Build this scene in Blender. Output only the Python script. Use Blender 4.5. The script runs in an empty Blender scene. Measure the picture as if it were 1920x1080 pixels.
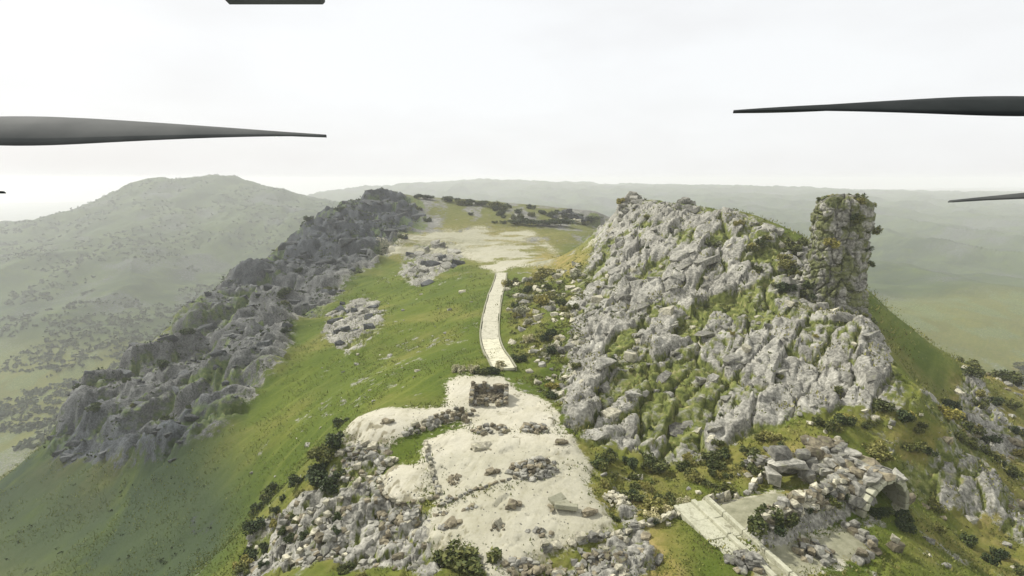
import bpy, bmesh, math, random
import numpy as np
from mathutils import Vector, Matrix, Euler

S = bpy.context.scene
C = S.collection
R = math.radians

# ---------------------------------------------------------------- camera
cam = bpy.data.cameras.new('camera'); cam_o = bpy.data.objects.new('camera', cam); C.objects.link(cam_o)
cam.sensor_width = 36.0; cam.lens = 18.75
cam.clip_start = 0.02; cam.clip_end = 40000
cam_o.location = (0, 0, 35.0)
cam_o.rotation_euler = (math.pi / 2 - math.atan(0.205), 0, 0)
S.camera = cam_o

# ---------------------------------------------------------------- sky, sun, exposure
SUN_EL, SUN_AZ = R(44), R(-58)            # azimuth clockwise from +Y
world = bpy.data.worlds.new('World'); S.world = world; world.use_nodes = True
wt = world.node_tree; wt.nodes.clear()
w_out = wt.nodes.new('ShaderNodeOutputWorld'); w_bg = wt.nodes.new('ShaderNodeBackground')
w_sky = wt.nodes.new('ShaderNodeTexSky'); w_sky.sky_type = 'NISHITA'; w_sky.sun_disc = False
w_sky.sun_elevation = SUN_EL; w_sky.sun_rotation = SUN_AZ; w_sky.dust_density = 3.0; w_sky.air_density = 1.0
w_tc = wt.nodes.new('ShaderNodeTexCoord'); w_map = wt.nodes.new('ShaderNodeMapping')
w_map.inputs['Scale'].default_value = (1.0, 1.0, 3.2)
w_n = wt.nodes.new('ShaderNodeTexNoise'); w_n.inputs['Scale'].default_value = 1.7; w_n.inputs['Detail'].default_value = 5; w_n.inputs['Roughness'].default_value = 0.5
w_r = wt.nodes.new('ShaderNodeValToRGB')
w_r.color_ramp.elements[0].position = 0.32; w_r.color_ramp.elements[0].color = (9.0, 8.95, 8.9, 1)
w_r.color_ramp.elements[1].position = 0.62; w_r.color_ramp.elements[1].color = (10.3, 10.45, 10.5, 1)
w_mix = wt.nodes.new('ShaderNodeMix'); w_mix.data_type = 'RGBA'; w_mix.inputs['Factor'].default_value = 0.9
w_bg.inputs['Strength'].default_value = 0.1
wt.links.new(w_tc.outputs['Generated'], w_map.inputs['Vector']); wt.links.new(w_map.outputs['Vector'], w_n.inputs['Vector'])
wt.links.new(w_n.outputs['Fac'], w_r.inputs['Fac'])
wt.links.new(w_sky.outputs['Color'], w_mix.inputs['A']); wt.links.new(w_r.outputs['Color'], w_mix.inputs['B'])
wt.links.new(w_mix.outputs['Result'], w_bg.inputs['Color']); wt.links.new(w_bg.outputs['Background'], w_out.inputs['Surface'])

sun = bpy.data.lights.new('sun', 'SUN'); sun_o = bpy.data.objects.new('sun', sun); C.objects.link(sun_o)
sun.energy = 4.6; sun.angle = R(2); sun.color = (1.0, 0.965, 0.90)
sd = Vector((math.sin(SUN_AZ) * math.cos(SUN_EL), math.cos(SUN_AZ) * math.cos(SUN_EL), math.sin(SUN_EL)))
sun_o.rotation_euler = (-sd).to_track_quat('-Z', 'Y').to_euler(); sun_o.location = (0, 0, 200)

S.view_settings.view_transform = 'Standard'; S.view_settings.look = 'None'
S.view_settings.exposure = 0.0; S.view_settings.gamma = 1.0; S.view_settings.use_curve_mapping = False
S.render.engine = 'CYCLES'
S.cycles.max_bounces = 5; S.cycles.diffuse_bounces = 2; S.cycles.glossy_bounces = 2; S.cycles.transmission_bounces = 2
S.cycles.volume_bounces = 2; S.cycles.transparent_max_bounces = 4
S.cycles.use_denoising = True

random.seed(7); rng = np.random.default_rng(7)

# ---------------------------------------------------------------- terrain maths
def hash2(ix, iy, s):
    h = (ix.astype(np.int64) * 374761393 + iy.astype(np.int64) * 668265263 + s * 2147483647 + 1013904223) & 0xFFFFFFFF
    h = ((h ^ (h >> 13)) * 1274126177) & 0xFFFFFFFF
    h = ((h ^ (h >> 16)) * 2246822519) & 0xFFFFFFFF
    return ((h ^ (h >> 15)) & 0xFFFFFF) / float(0xFFFFFF)

def vnoise(x, y, s=0):
    ix = np.floor(x); iy = np.floor(y)
    fx = x - ix; fy = y - iy
    fx = fx * fx * fx * (fx * (fx * 6 - 15) + 10); fy = fy * fy * fy * (fy * (fy * 6 - 15) + 10)
    a = hash2(ix, iy, s); b = hash2(ix + 1, iy, s); c = hash2(ix, iy + 1, s); d = hash2(ix + 1, iy + 1, s)
    return (a + (b - a) * fx) * (1 - fy) + (c + (d - c) * fx) * fy

def fbm(x, y, s=0, octv=4, gain=0.5):
    t = np.zeros_like(x); a = 1.0; n = 0.0
    for o in range(octv):
        t += a * (vnoise(x, y, s + o * 17) * 2 - 1); n += a
        ca, sa = 0.8, 0.6
        x, y = (x * ca - y * sa) * 2.03 + 5.1, (x * sa + y * ca) * 2.03 - 3.7
        a *= gain
    return t / n

def worley(x, y, s=0):
    """nearest cell: F1, F2, cell hash values, offset from the cell's centre"""
    ix = np.floor(x); iy = np.floor(y)
    f1 = np.full_like(x, 9.0); f2 = np.full_like(x, 9.0)
    r1 = np.zeros_like(x); r2 = np.zeros_like(x); r3 = np.zeros_like(x); ox = np.zeros_like(x); oy = np.zeros_like(x)
    for dx in (-1, 0, 1):
        for dy in (-1, 0, 1):
            cx = ix + dx; cy = iy + dy
            px = cx + 0.1 + 0.8 * hash2(cx, cy, s); py = cy + 0.1 + 0.8 * hash2(cx, cy, s + 1)
            d = np.hypot(px - x, py - y)
            near = d < f1
            f2 = np.where(near, f1, np.minimum(f2, d))
            f1 = np.where(near, d, f1)
            r1 = np.where(near, hash2(cx, cy, s + 2), r1); r2 = np.where(near, hash2(cx, cy, s + 3), r2)
            r3 = np.where(near, hash2(cx, cy, s + 4), r3)
            ox = np.where(near, x - px, ox); oy = np.where(near, y - py, oy)
    return f1, f2, r1, r2, r3, ox, oy

def sstep(a, b, t):
    t = np.clip((t - a) / (b - a), 0, 1)
    return t * t * (3 - 2 * t)

class RBF:
    def __init__(self, pts, c, lam):
        p = np.array(pts, float); self.p = p[:, :2]; self.c = c
        n = len(p)
        K = -np.sqrt(((self.p[:, None] - self.p[None]) ** 2).sum(2) + c * c) + lam * np.eye(n)
        P = np.c_[np.ones(n), self.p / 100.0]
        A = np.block([[K, P], [P.T, np.zeros((3, 3))]])
        self.w = np.linalg.solve(A, np.r_[p[:, 2], 0, 0, 0])
    def __call__(self, x, y):
        z = self.w[-3] + self.w[-2] * x / 100.0 + self.w[-1] * y / 100.0
        for (px, py), w in zip(self.p, self.w[:-3]):
            z = z - w * np.sqrt((x - px) ** 2 + (y - py) ** 2 + self.c * self.c)
        return z

def inside(x, y, poly):
    p = np.array(poly, float)
    r = np.zeros(x.shape, bool)
    bb = (x >= p[:, 0].min()) & (x <= p[:, 0].max()) & (y >= p[:, 1].min()) & (y <= p[:, 1].max())
    xs = x[bb]; ys = y[bb]; c = np.zeros(xs.shape, bool)
    j = len(p) - 1
    for i in range(len(p)):
        xi, yi = p[i]; xj, yj = p[j]
        if yi != yj:
            c ^= ((yi > ys) != (yj > ys)) & (xs < (xj - xi) * (ys - yi) / (yj - yi) + xi)
        j = i
    r[bb] = c
    return r

def base_height(x, y):
    zn = NEAR(x, y)
    r = np.hypot((x + 20) / 240.0, (y - 230) / 430.0)
    w = 1 - sstep(0.95, 1.55, r)
    return zn * w + FAR(x, y) * (1 - w)


LAY = {'far': [[-1046.92, 1700.0, 52.91], [-986.88, 1800.0, 40.18], [-872.48, 1850.0, 8.29], [-749.98, 1900.0, -32.96], [-1130.1, 1620.0, 11.61],
         [-1204.57, 1560.0, -45.18], [-1270.64, 1560.0, -71.26], [-803.36, 1450.0, -35.27], [-666.84, 1400.0, -53.46], [-483.71, 1350.0, -70.3],
         [-726.17, 1150.0, -94.85], [-804.7, 1050.0, -115.4], [-827.21, 950.0, -120.48], [-598.99, 1100.0, -122.56], [-548.89, 850.0, -157.04],
         [-589.1, 750.0, -166.23], [-639.29, 700.0, -167.83], [-462.97, 560.0, -188.86], [-540.13, 560.0, -188.86], [-1166.82, 1300.0, -79.31],
         [-1152.33, 1200.0, -88.47], [-1141.41, 1350.0, -66.29], [-1443.42, 1300.0, -98.76], [-959.1, 800.0, -179.64], [-640.76, 540.0, -205.34],
         [-1263.12, 3200.0, -79.46], [-894.45, 3500.0, -22.29], [-247.01, 4200.0, 22.9], [577.16, 4200.0, -5.39], [1026.16, 3600.0, -23.93],
         [1470.44, 3400.0, -20.66], [2016.19, 3200.0, -42.15], [2484.79, 3000.0, -60.63], [3074.58, 3000.0, -51.88], [806.52, 2400.0, -69.57],
         [971.5, 2000.0, -81.54], [1395.2, 1900.0, -85.05], [1682.35, 1800.0, -96.5], [2100.17, 1700.0, -106.03], [746.21, 1000.0, -108.24],
         [856.57, 900.0, -112.29], [455.33, 560.0, -103.33], [505.18, 520.0, -104.52], [591.56, 500.0, -109.88], [-250, 350, -170], [-300, 200, -190],
         [250, 250, -150], [0, 800, -120], [200, 800, -140], [-200, 800, -170], [-100, 1200, -130], [200, 1300, -130], [500, 2400, -100], [-500, 2400, -120],
         [0, 9000, -120], [-6000, 9000, -320], [6000, 9000, -150], [0, 6000, -60], [-3000, 5000, -320], [-2200, 3000, -330], [-1400, 2600, -280],
         [3000, 5000, -110], [-4000, 2000, -300], [4000, 2000, -60], [-2000, 300, -150], [2000, 300, -150], [0, -100, -140], [-600, 0, -180], [600, 0, -160]],
 'near': [[0.0, 42.0, -0.18], [0.0, 52.0, 0.09], [0.0, 66.0, 0.27], [-0.83, 78.0, 0.28], [-1.5, 95.0, 0.21], [-4.81, 122.0, -0.35], [-4.86, 158.0, -0.7],
          [-4.47, 200.0, -1.85], [-15.43, 255.0, -1.53], [-9.9, 330.0, 1.05], [32.01, 320.0, 2.07], [0.0, 520.0, 9.8], [-53.35, 540.0, 12.53],
          [47.56, 480.0, 8.45], [68.27, 430.0, 7.83], [32.47, 230.0, 2.06], [20.25, 200.0, 2.27], [6.15, 150.0, 1.11], [5.84, 112.0, 0.13], [9.54, 90.0, -0.98],
          [9.87, 52.0, -0.56], [9.64, 63.0, -0.4], [6.28, 73.0, -0.01], [-6.84, 51.0, -0.2], [-15.31, 71.0, 0.13], [-23.73, 71.0, 0.13], [-15.84, 60.0, -0.87],
          [9.36, 43.0, -0.46], [-11.19, 88.0, -0.18], [-9.27, 98.0, 0.19], [-99.8, 450.0, 21.53], [-117.33, 440.0, 17.55], [-128.35, 405.0, 13.39],
          [-138.04, 345.0, -0.5], [-145.8, 300.0, -14.1], [-146.22, 255.0, -21.27], [-140.97, 220.0, -24.03], [-142.07, 190.0, -34.59],
          [-143.49, 165.0, -42.22], [-142.57, 145.0, -46.47], [-11.08, 134.0, -0.95], [-21.55, 212.0, -4.06], [-35.05, 190.0, -7.93], [-21.34, 128.0, -4.86],
          [-54.63, 205.0, -11.31], [-29.64, 108.0, -5.76], [-46.35, 122.0, -11.04], [-50.48, 152.0, -9.04], [-71.25, 172.0, -12.99], [-60.37, 130.0, -14.06],
          [-41.41, 96.0, -12.15], [-35.11, 80.0, -11.87], [-56.89, 103.0, -18.0], [-43.11, 75.0, -20.07], [-70.6, 104.0, -24.68], [-76.13, 96.0, -30.65],
          [-93.9, 96.0, -40.41], [-58.82, 78.0, -28.3], [-66.15, 300.0, 1.12], [-64.56, 360.0, 5.13], [-43.56, 270.0, -3.67], [-68.48, 250.0, -8.48],
          [-81.54, 215.0, -13.57], [-110.49, 245.0, -20.35], [-99.01, 190.0, -24.16], [-85.85, 150.0, -24.96], [-97.65, 145.0, -29.54], [-21.82, 62.0, -2.07],
          [-23.97, 60.0, -3.8], [-21.1, 52.0, -3.18], [-30.47, 62.0, -7.4], [-29.62, 54.0, -8.82], [-13.52, 50.0, -1.71], [-9.85, 43.0, -0.46],
          [11.81, 68.0, -0.79], [15.79, 88.0, 1.79], [22.74, 110.0, 5.49], [27.04, 140.0, 9.21], [32.47, 180.0, 14.67], [40.62, 215.0, 19.29],
          [47.74, 210.0, 25.85], [60.14, 190.0, 25.98], [64.74, 172.0, 25.65], [73.15, 160.0, 23.63], [77.31, 146.0, 20.85], [78.24, 138.0, 18.58],
          [41.12, 118.0, 8.34], [50.51, 112.0, 9.7], [61.74, 112.0, 12.04], [32.16, 90.0, 3.03], [40.78, 84.0, 3.3], [61.91, 100.0, 9.02], [64.56, 93.0, 8.85],
          [50.24, 79.0, 3.42], [56.7, 73.0, 4.34], [21.45, 68.0, -1.59], [32.4, 68.0, 0.01], [43.26, 68.0, 1.6], [15.41, 58.0, -1.8], [22.63, 55.0, -1.25],
          [32.95, 55.0, -0.57], [17.09, 44.0, -0.71], [24.63, 44.0, -0.71], [34.61, 46.0, -1.73], [43.47, 58.0, -0.38], [115.01, 130.0, -12.61],
          [93.09, 97.0, -12.64], [124.54, 125.0, -14.97], [54.91, 58.0, -7.59], [78.74, 76.0, -11.36], [54.8, 66.0, -2.08], [58.0, 54.0, -8.82],
          [75.75, 88.0, -7.2], [-60, 20, -8], [-25, 15, 0], [20, 15, 1], [60, 20, -3], [0, 5, 1], [-100, 20, -28], [100, 20, -18], [-190, 150, -85],
          [-190, 220, -75], [-195, 300, -60], [-200, 380, -48], [-190, 460, -25], [-160, 540, -15], [-150, 60, -60], [-235, 220, -125], [-240, 340, -105],
          [-235, 450, -70], [100, 180, -14], [115, 150, -18], [105, 220, -8], [95, 270, -6], [90, 330, -5], [130, 260, -35], [150, 120, -45], [150, 200, -50],
          [120, 90, -22], [200, 300, -80], [200, 160, -90], [70, 420, -2], [120, 420, -12], [180, 420, -50], [60, 560, -5], [0, 620, -8], [-80, 600, 0],
          [100, 600, -25], [190, 560, -70], [40, 260, -2], [55, 300, -2], [40, 230, 0]],
 'regions': {'cliff': [[-93.14, 439.86], [-128.61, 406.64], [-149.15, 300.94], [-144.63, 220.84], [-152.39, 169.34], [-135.28, 136.98], [-101.41, 121.61],
                       [-70.58, 101.99], [-61.0, 108.79], [-60.4, 130.07], [-70.67, 163.75], [-73.65, 211.34], [-69.76, 254.92], [-59.18, 294.94],
                       [-64.4, 381.74]],
             'court': [[-11.73, 89.81], [-1.48, 90.48], [0.44, 84.99], [5.45, 82.56], [6.64, 75.11], [6.49, 69.51], [-5.08, 68.64], [-7.17, 75.27],
                       [-9.76, 77.79]],
             'crest': [[-88.89, 418.99], [-67.09, 424.94], [-25.27, 426.13], [16.87, 425.74], [63.52, 426.3], [61.25, 409.46], [0.0, 352.19], [-40.39, 369.12],
                       [-71.06, 356.61]],
             'dark_slope': [[-452.83, 406.38], [-129.63, 134.24], [-99.46, 119.0], [-69.96, 100.99], [-57.32, 99.21], [-50.74, 88.15], [-48.08, 80.85],
                            [-35.56, 55.2], [-111.6, 95.09]],
             'dry_a': [[11.39, 49.41], [15.36, 50.94], [17.49, 49.96], [17.41, 45.0], [15.31, 41.81], [11.37, 41.71], [11.17, 45.57]],
             'dry_b': [[14.82, 295.42], [29.57, 184.04], [23.8, 156.72], [16.18, 159.16], [10.74, 212.14]],
             'grass_slope': [[-16.22, 198.99], [-8.18, 131.92], [-6.67, 106.22], [-12.86, 93.72], [-30.33, 88.08], [-35.07, 79.91], [-44.56, 81.59],
                             [-54.94, 92.31], [-53.84, 120.94], [-51.02, 143.99], [-43.37, 212.44]],
             'outcrop_a': [[-61.69, 170.54], [-66.37, 208.89], [-57.0, 205.98], [-40.42, 163.31], [-35.94, 132.35], [-41.77, 128.49], [-51.02, 143.99]],
             'outcrop_b': [[-55.73, 262.65], [-51.42, 301.77], [-30.6, 305.25], [-22.35, 245.76], [-33.48, 204.97], [-46.74, 229.87]],
             'pad_a': [[22.35, 54.58], [26.97, 55.39], [30.83, 56.22], [34.84, 56.39], [30.5, 52.92], [25.79, 49.44], [24.42, 47.27], [22.9, 47.26]],
             'pad_b': [[24.0, 45.53], [27.25, 46.86], [35.69, 50.75], [36.55, 47.37], [29.32, 44.17], [23.87, 41.89], [21.11, 41.83]],
             'plateau_pale': [[-74.31, 283.99], [-63.12, 315.53], [-44.17, 340.32], [-21.0, 350.98], [13.55, 339.12], [32.97, 199.86], [30.34, 188.94],
                              [12.19, 304.05], [13.61, 270.45], [18.93, 208.07], [0.0, 223.3], [-7.18, 201.87], [-12.73, 228.53], [-26.34, 261.25],
                              [-45.1, 280.11], [-53.91, 267.03]],
             'right_slope': [[50.58, 68.99], [60.34, 73.46], [442.17, 449.48], [442.26, 410.82], [61.06, 52.03], [34.27, 43.17], [44.81, 54.21],
                             [51.21, 63.93]],
             'rim_right': [[11.19, 60.67], [11.74, 56.26], [11.93, 51.01], [9.72, 47.81], [8.95, 45.82], [5.58, 44.13], [3.08, 43.46], [1.6, 41.48],
                           [10.22, 41.76], [14.34, 42.46], [13.8, 48.22], [13.6, 52.15], [13.25, 58.62]],
             'rock_hill': [[66.05, 429.41], [46.99, 207.04], [59.59, 177.61], [71.73, 137.9], [77.95, 132.14], [69.94, 111.86], [74.01, 107.58], [59.21, 73.3],
                           [48.84, 71.15], [34.67, 69.9], [27.17, 67.58], [19.15, 64.86], [11.8, 67.97], [8.05, 75.0], [8.6, 90.18], [12.76, 106.49],
                           [17.62, 132.2], [24.39, 155.43], [32.31, 201.87]],
             'rock_near': [[-24.19, 66.24], [-21.39, 60.59], [-15.84, 60.01], [-13.24, 53.99], [-8.4, 51.87], [-7.76, 47.39], [-5.25, 41.54], [-31.05, 51.84],
                           [-34.23, 61.99], [-27.6, 62.19], [-24.02, 62.27]],
             'scarp': [[-24.28, 67.92], [-23.01, 68.88], [-18.3, 67.04], [-16.38, 66.35], [-15.28, 63.9], [-17.11, 62.04], [-20.13, 61.79], [-22.49, 62.09]],
             'scrub_a': [[9.21, 67.96], [19.15, 64.86], [27.17, 67.58], [38.46, 68.6], [49.12, 71.65], [57.99, 72.48], [58.44, 69.48], [53.07, 65.64],
                         [43.84, 62.84], [40.0, 61.02], [34.09, 59.75], [22.64, 55.04], [17.01, 50.49], [11.2, 49.87], [9.66, 58.41]],
             'scrub_b': [[48.55, 70.66], [59.46, 73.42], [411.41, 414.69], [94.39, 90.0], [57.98, 66.34], [47.9, 64.62]],
             'scrub_c': [[-1.89, 185.58], [22.32, 169.9], [19.94, 129.69], [13.96, 102.8], [8.05, 75.0], [3.81, 89.88], [-0.55, 105.62]],
             'scrub_d': [[63.29, 137.55], [72.16, 133.05], [60.22, 99.81], [57.64, 108.14], [55.4, 124.36]],
             'scrub_e': [[-30.4, 51.81], [-43.06, 80.49], [-28.93, 65.63], [-22.24, 58.97], [-12.62, 42.2]],
             'terrace_left': [[-24.13, 67.46], [-23.75, 70.27], [-23.99, 79.74], [-14.06, 77.14], [-8.4, 77.7], [-7.1, 74.52], [-14.93, 71.11], [-15.06, 68.6],
                              [-16.54, 67.09], [-18.19, 66.58], [-23.01, 68.88]],
             'terrace_lower': [[-9.09, 52.98], [-7.06, 52.11], [0.56, 56.29], [6.0, 60.45], [10.44, 61.11], [8.66, 58.02], [9.32, 53.79], [11.36, 50.53],
                               [8.88, 48.07], [4.78, 46.65], [3.24, 46.11], [1.47, 43.98], [-0.93, 41.39], [-2.67, 41.34], [-3.51, 45.17], [-5.73, 46.36],
                               [-6.86, 43.67], [-8.31, 47.78]],
             'terrace_round': [[-16.26, 59.07], [-15.27, 61.26], [-11.44, 61.37], [-9.51, 55.74], [-10.26, 54.2], [-14.52, 55.51]],
             'terrace_upper': [[-12.36, 66.93], [-6.74, 70.36], [-5.06, 68.32], [6.13, 68.79], [7.99, 69.18], [10.44, 61.11], [6.0, 60.45], [0.56, 56.51],
                               [-4.36, 54.27], [-7.92, 53.25], [-9.28, 57.73], [-10.51, 62.47]]},
 'spots': {'arch': [[39.83, 52.1]],
           'berm': [[25.67, 47.91], [30.97, 51.41], [35.51, 53.66], [39.86, 55.95]],
           'blocks': [[-2.56, 58.35], [-6.25, 49.08], [0.05, 52.02], [6.46, 65.68], [-18.04, 71.1], [8.21, 51.18]],
           'broken_wall': [[-15.08, 62.97], [-16.81, 60.77], [-18.54, 59.03], [-20.0, 56.72], [-20.88, 53.89], [-21.96, 51.36], [-23.61, 49.42]],
           'broken_wall_b': [[-28.41, 58.64], [-26.12, 58.6], [-22.35, 57.37]],
           'broken_wall_c': [[-22.26, 61.34], [-20.02, 61.39], [-17.06, 61.83], [-15.66, 63.04]],
           'broken_wall_d': [[-15.32, 55.15], [-14.04, 51.82], [-12.91, 48.46]],
           'bush_big': [[-4.82, 43.56]],
           'bush_row': [[-9.95, 93.34], [-7.7, 92.86], [-5.64, 91.74], [-3.67, 91.89], [-1.96, 95.23]],
           'cave': [[33.15, 56.94]],
           'chips': [[2.35, 47.79], [3.32, 47.52]],
           'conc_wall': [[20.38, 53.82], [23.19, 44.15]],
           'dark_slab': [[0.35, 43.51]],
           'edge_bushes': [[-25.52, 64.61], [-25.23, 66.44], [-24.6, 68.28], [-29.79, 86.43], [-40.56, 79.29], [-32.9, 60.82], [-31.71, 56.89], [-31.42, 54.34],
                           [-38.09, 78.11], [-28.93, 65.63], [-26.03, 63.93], [-22.61, 61.17]],
           'edge_rubble': [[2.04, 42.86], [8.74, 44.59]],
           'edge_wall': [[3.22, 45.81], [5.84, 46.55], [8.83, 47.73]],
           'flat_boulder': [[-3.94, 64.38]],
           'heaps': [[-20.56, 65.46], [-11.87, 52.32], [-19.9, 49.0], [21.99, 43.87], [29.44, 46.01], [31.27, 62.15]],
           'house': [[40.87, 402.79]],
           'hut': [[-3.64, 77.47]],
           'hut_low': [[-2.98, 69.19], [3.13, 69.7]],
           'kerb': [[-8.09, 52.73], [-6.25, 53.5], [-4.16, 54.88], [-1.97, 56.27], [0.31, 57.17]],
           'mound': [[2.71, 59.37]],
           'pale_rock': [[-1.52, 48.8]],
           'pale_shrubs': [[15.25, 51.29], [17.14, 52.18], [19.34, 54.55]],
           'pile_pink': [[12.1, 55.01]],
           'pinnacle': [[67.44, 104.62]],
           'pit': [[-6.9, 57.36]],
           'post': [[38.95, 47.9]],
           'ramp_wall': [[-11.58, 65.74], [-10.36, 61.48], [-9.28, 57.73], [-8.41, 55.11]],
           'rim_wall': [[22.14, 54.61], [24.76, 55.27], [27.29, 56.13], [30.16, 58.61], [32.37, 60.95]],
           'road': [[-4.25, 209.29], [-4.42, 188.61], [-5.19, 158.29], [-5.45, 135.5], [-5.33, 122.26], [-4.78, 114.61], [-3.26, 103.84], [-1.39, 94.08]],
           'road_side': [[-7.48, 94.64], [-5.34, 92.02]],
           'round_rim': [[-16.17, 58.66], [-14.83, 55.75], [-12.3, 54.51], [-10.26, 54.2], [-8.59, 54.56]],
           'slabs': [[5.48, 51.99]],
           'small_rocks': [[-4.64, 51.55], [-7.64, 51.14], [-7.12, 53.66], [-6.89, 48.85]],
           'track': [[-4.68, 209.54], [-8.46, 239.15], [-15.04, 271.69], [-21.24, 302.59], [-11.66, 333.13], [13.23, 330.96], [30.78, 204.89]],
           'tree_row': [[1.8, 360.54], [8.92, 358.07], [14.16, 355.13], [20.63, 356.7], [26.68, 356.73], [33.36, 363.63], [-22.6, 415.27], [-33.0, 417.18],
                        [-50.13, 423.02], [-67.09, 424.94], [-72.97, 422.52], [52.09, 419.29], [63.08, 422.78]],
           'trench': [[-14.82, 68.92], [-11.79, 71.0], [-8.92, 73.23], [-6.6, 72.36]],
           'wall_e': [[9.12, 47.65], [11.96, 49.32], [15.26, 50.56], [18.17, 52.18]],
           'wall_f': [[35.46, 50.35], [36.3, 48.8], [36.38, 47.11], [33.87, 45.59]]}}

REG, SPOT = LAY['regions'], LAY['spots']
NEAR = RBF(LAY['near'], 6.0, 0.15)
FAR = RBF(LAY['far'], 60.0, 1.0)

# ---------------------------------------------------------------- helpers
def tag(o, label=None, cat=None, group=None, kind=None):
    if label: o['label'] = label
    if cat: o['category'] = cat
    if group: o['group'] = group
    if kind: o['kind'] = kind
    return o

def link(name, mesh, mat=None, parent=None):
    o = bpy.data.objects.new(name, mesh); C.objects.link(o)
    if mat and not mesh.materials: mesh.materials.append(mat)
    if parent: o.parent = parent
    return o

def empty(name, loc, rz=0.0):
    o = bpy.data.objects.new(name, None); C.objects.link(o)
    o.location = loc; o.rotation_euler = (0, 0, rz); o.empty_display_size = 0.3
    return o

def bm_mesh(bm, name, smooth=False):
    me = bpy.data.meshes.new(name); bm.to_mesh(me); bm.free()
    if smooth: me.shade_smooth()
    return me

def pymesh(name, v, f, smooth=False):
    me = bpy.data.meshes.new(name); me.from_pydata([tuple(p) for p in v], [], [tuple(q) for q in f]); me.update()
    if smooth: me.shade_smooth()
    return me

class N:
    """small node-tree builder"""
    def __init__(self, name, rough=0.9, spec=0.15):
        self.m = bpy.data.materials.new(name); self.m.use_nodes = True
        self.t = self.m.node_tree; self.b = self.t.nodes['Principled BSDF']
        self.b.inputs['Roughness'].default_value = rough; self.b.inputs['Specular IOR Level'].default_value = spec
        self.tc = self.t.nodes.new('ShaderNodeTexCoord')
    def l(self, a, b): self.t.links.new(a, b)
    def noise(self, scale, detail=4, rough=0.55, vec=None, dist=0.0):
        n = self.t.nodes.new('ShaderNodeTexNoise'); n.inputs['Scale'].default_value = scale; n.inputs['Detail'].default_value = detail
        n.inputs['Roughness'].default_value = rough; n.inputs['Distortion'].default_value = dist
        self.l(vec or self.tc.outputs['Object'], n.inputs['Vector']); return n.outputs['Fac']
    def ramp(self, fac, stops):
        r = self.t.nodes.new('ShaderNodeValToRGB'); cr = r.color_ramp
        while len(cr.elements) < len(stops): cr.elements.new(0.5)
        for e, (p, c) in zip(cr.elements, stops):
            e.position = p; e.color = (*c, 1) if not isinstance(c, (int, float)) else (c, c, c, 1)
        self.l(fac, r.inputs['Fac']); return r.outputs['Color']
    def mix(self, fac, a, b, mode='MIX'):
        m = self.t.nodes.new('ShaderNodeMix'); m.data_type = 'RGBA'; m.blend_type = mode
        for k, v in (('Factor', fac), ('A', a), ('B', b)):
            s = m.inputs[k]
            if isinstance(v, (int, float)): s.default_value = v
            elif isinstance(v, tuple): s.default_value = (*v, 1)
            else: self.l(v, s)
        return m.outputs['Result']
    def math(self, op, a, b=0.0, clamp=False):
        m = self.t.nodes.new('ShaderNodeMath'); m.operation = op; m.use_clamp = clamp
        for i, v in enumerate((a, b)):
            if isinstance(v, (int, float)): m.inputs[i].default_value = v
            else: self.l(v, m.inputs[i])
        return m.outputs[0]
    def attr(self, name):
        a = self.t.nodes.new('ShaderNodeAttribute'); a.attribute_name = name; return a
    def bump(self, h, strength=0.5, dist=0.1):
        b = self.t.nodes.new('ShaderNodeBump'); b.inputs['Strength'].default_value = strength; b.inputs['Distance'].default_value = dist
        self.l(h, b.inputs['Height']); self.l(b.outputs['Normal'], self.b.inputs['Normal'])
    def out(self, col):
        if isinstance(col, tuple): self.b.inputs['Base Color'].default_value = (*col, 1)
        else: self.l(col, self.b.inputs['Base Color'])
        return self.m

# ---------------------------------------------------------------- materials
def rock_colour(n, vec=None, cool=0.0):
    big = n.noise(0.22, 5, 0.6, vec, 0.6); fine = n.noise(2.2, 5, 0.65, vec)
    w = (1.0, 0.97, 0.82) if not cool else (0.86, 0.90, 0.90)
    k = lambda v: (v * w[0], v * w[1], v * w[2])
    a = n.ramp(big, [(0.32, k(0.12)), (0.5, k(0.24)), (0.66, k(0.46))])
    b = n.ramp(fine, [(0.36, k(0.05)), (0.49, k(0.23)), (0.63, k(0.50))])
    return n.mix(0.5, a, b)

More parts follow.
